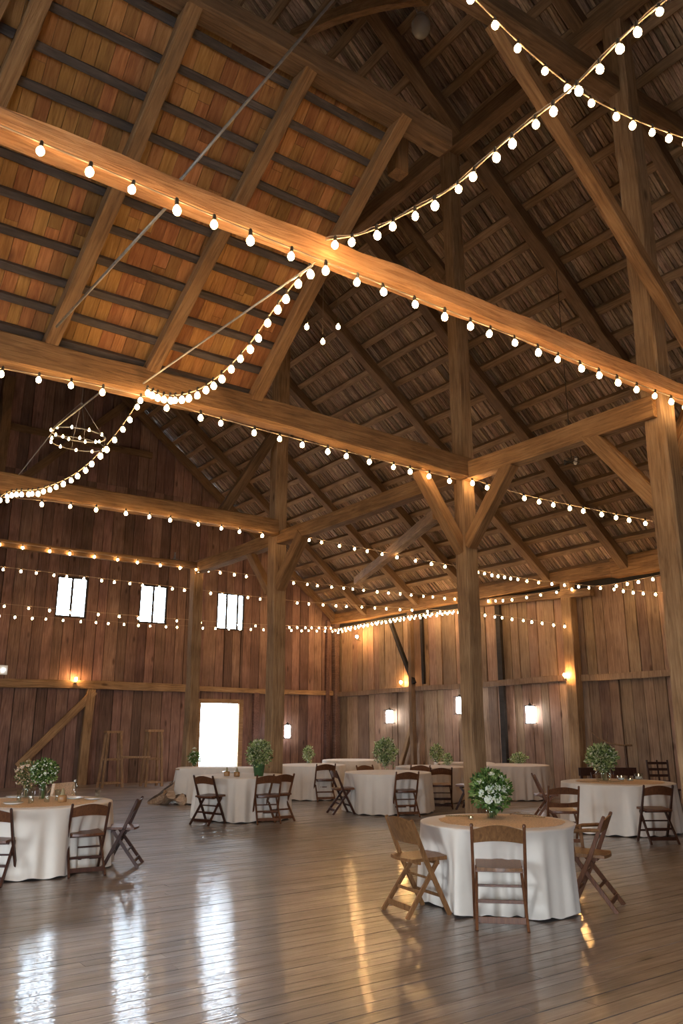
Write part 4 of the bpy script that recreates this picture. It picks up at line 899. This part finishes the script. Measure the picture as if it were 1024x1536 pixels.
# burlap runner circles
def overlay(x, y, r_, label, z=0.7625, seed=0):
    rnd = random.Random(seed); bm = bmesh.new(); n = 60
    pr = [r_ * (1 + 0.02 * rnd.uniform(-1, 1)) for _ in range(n)]
    a = [bm.verts.new((pr[i] * math.cos(2 * math.pi * i / n), pr[i] * math.sin(2 * math.pi * i / n), 0)) for i in range(n)]; b = [bm.verts.new((v.co.x, v.co.y, 0.003)) for v in a]
    bm.faces.new(a[::-1]); bm.faces.new(b)
    for i in range(n): bm.faces.new((a[i], a[(i + 1) % n], b[(i + 1) % n], b[i]))
    o = obj('table_overlay', bm, M['burlap']); o.location = (x, y, z); return tag(o, label, 'table overlay', 'burlap overlays')
overlay(T1[0] + .06, T1[1] + .0, 0.62, 'tan burlap circle under the white rose bouquet', seed=1)
overlay(T2[0] + .05, T2[1] + .0, 0.72, 'tan burlap circle on the table near the right wall', seed=2)
overlay(T3[0], T3[1] - 0.02, 0.74, 'tan burlap circle on the left edge table', seed=3)
ZO = 0.766
def sprig(px, py, label, n=16, sp=0.12, mat='dry', z=ZO):
    p = at(px, py, 'z', z); rnd = random.Random(px); t = thing('leaf_sprig', label, 'leaf sprig', (p.x, p.y, z), rnd.uniform(0, 3), 'dried sprigs on the tables')
    bm = bmesh.new(); tube(bm, [(-sp, 0, 0.006), (0, 0.01, 0.008), (sp, -0.01, 0.006)], 0.003, 5); obj('stem', bm, M['dry'], t)
    bm = bmesh.new()
    for i in range(n):
        x = -sp + 2 * sp * i / n; s_ = 1 if i % 2 else -1; l = 0.03; d = V((0.6, s_ * .8, 0.15)); s = V((-.8 * s_, .6, 0)); q = V((x, 0, .007))
        v = [bm.verts.new(q), bm.verts.new(q + d * l * .5 + s * .010), bm.verts.new(q + d * l), bm.verts.new(q + d * l * .5 - s * .010)]; bm.faces.new(v)
    obj('leaves', bm, M[mat], t); return t
sprig(688, 1225, 'dark sprig left of the bouquet on the foreground table', 22, 0.14, 'leaf')
sprig(772, 1221, 'dried sprig just right of the bouquet on the foreground table')
sprig(790, 1223, 'dried sprig at the back right of the foreground table')
sprig(800, 1226, 'dried sprig farthest right on the foreground table')
sprig(884, 1173, 'dried sprig left of the glass vase on the wall table', 20, 0.16)
sprig(925, 1173, 'leafy sprig right of the glass vase on the wall table', 20, 0.16, 'leaf_pale')
def candle(px, py, label, h_=0.05, r_=0.035, z=ZO, lit=True):
    p = at(px, py, 'z', z); t = thing('candle_cup', label, 'candle', (p.x, p.y, z), 0, 'candle cups on the tables')
    bm = bmesh.new(); lathe(bm, [(r_ * .8, 0), (r_, 0.005), (r_ * 1.05, h_), (r_ * .98, h_), (r_ * .9, 0.008)], 16); obj('cup', bm, M['glass'], t, smooth=True)
    bm = bmesh.new(); lathe(bm, [(r_ * .8, 0.008), (r_ * .8, h_ * .5)], 14); obj('wax', bm, M['porcelain'], t)
    if lit:
        bm = bmesh.new(); lathe(bm, [(0.002, h_ * .55), (0.006, h_ * .7), (0.002, h_ * .95)], 8); obj('flame', bm, M['tiny'], t)
    return t
candle(706, 1229, 'lit tea light left of the white rose bouquet', .03, .025)
candle(932, 1170, 'frosted candle cup on the wall table, nearest the vase', .08, .07)
candle(945, 1171, 'low candle cup on the wall table, middle one', .045, .06)
candle(958, 1169, 'bright frosted candle cup on the wall table, farthest right', .10, .07)
def plate(px, py, label, r_=0.12, z=ZO):
    p = at(px, py, 'z', z); bm = bmesh.new(); lathe(bm, [(r_ * .6, 0), (r_ * .7, .004), (r_, .016), (r_ * .98, .02), (r_ * .65, .008), (0.01, .007)], 28)
    o = obj('plate', bm, M['porcelain'], smooth=True); o.location = (p.x, p.y, z); return tag(o, label, 'plate', 'white plates on the left table')
plate(24, 1196, 'white plate at the left photo edge', .13); plate(112, 1198, 'white plate at the back of the left table near the bottle', .13); plate(140, 1199, 'white plate at the right rim of the left table', .12)
plate(20, 1206, 'white plate at the front left of the left table', .12)
def tumbler(px, py, label, h_=0.12, r_=0.035, z=ZO, mat='glass'):
    p = at(px, py, 'z', z); bm = bmesh.new(); lathe(bm, [(r_ * .75, 0), (r_ * .8, .004), (r_, h_), (r_ * .94, h_), (r_ * .72, .01)], 16)
    o = obj('drinking_glass', bm, M[mat], smooth=True); o.location = (p.x, p.y, z); return tag(o, label, 'glass', 'glassware on the left table')
tumbler(28, 1202, 'clear glass left of the peach bouquet', .14); tumbler(46, 1205, 'tall clear glass between the two bouquets', .2, .04); tumbler(70, 1203, 'clear glass under the green dome bouquet', .18, .04)
tumbler(86, 1200, 'short clear glass right of the green dome bouquet', .13, .04); tumbler(146, 1196, 'small glass at the right rim of the left table', .1)
def bottle(px, py, label, z=ZO):
    p = at(px, py, 'z', z); t = thing('bottle', label, 'bottle', (p.x, p.y, z))
    bm = bmesh.new(); lathe(bm, [(.03, 0), (.034, .01), (.034, .1), (.014, .14), (.013, .17)], 16); obj('body', bm, M['glass'], t, smooth=True)
    bm = bmesh.new(); lathe(bm, [(.017, .165), (.017, .195)], 12); obj('cap', bm, M['rod'], t); return t
bottle(111, 1192, 'small clear bottle standing at the back of the left table')
def jar(px, py, label, z=ZO):
    p = at(px, py, 'z', z); t = thing('candle_jar', label, 'jar', (p.x, p.y, z), 0)
    bm = bmesh.new(); lathe(bm, [(.05, 0), (.055, .01), (.055, .07), (.045, .085)], 16); obj('body', bm, M['amber'], t, smooth=True)
    bm = bmesh.new(); lathe(bm, [(.03, .085), (.01, .16)], 10); obj('twist_top', bm, M['dry'], t); return t
jar(93, 1203, 'amber jar with twisted top right of the green bouquet on the left table'); jar(340, 1164, 'small brown jar left of the green pot before the doorway', 0.762); jar(355, 1165, 'small brown jar beside the green pot before the doorway', 0.762)
plate(345, 1159, 'pale tray on the doorway table', .16, 0.762)
# draped chair behind left table
t = thing('draped_chair', 'burlap draped chair behind the left table, right of the bouquet', 'chair', (3.8, 12.3, 0), R(30))
bm = bmesh.new(); n = 12
for k in range(2):
    pass
prof = [(-0.2, 0.88), (0.2, 0.88), (0.26, 0.5), (0.28, 0.03), (-0.28, 0.03), (-0.26, 0.5)]
a = [bm.verts.new((x, -0.02, z)) for x, z in prof]; b = [bm.verts.new((x * 1.03, 0.03, z)) for x, z in prof]
bm.faces.new(a); bm.faces.new(b[::-1])
for i in range(6): bm.faces.new((a[i], b[i], b[(i + 1) % 6], a[(i + 1) % 6]))
obj('drape', bm, M['burlap'], t)
bm = bmesh.new(); box(bm, -0.22, 0.22, 0.03, 0.45, 0.43, 0.47); obj('seat', bm, M['chair'], t)
for sx in (-0.2, 0.2):
    bm = bmesh.new(); box(bm, sx - .02, sx + .02, 0.4, 0.44, 0, 0.43); obj('leg', bm, M['chair'], t)
print('bulbs', NB[0], 'objects', len(bpy.data.objects))
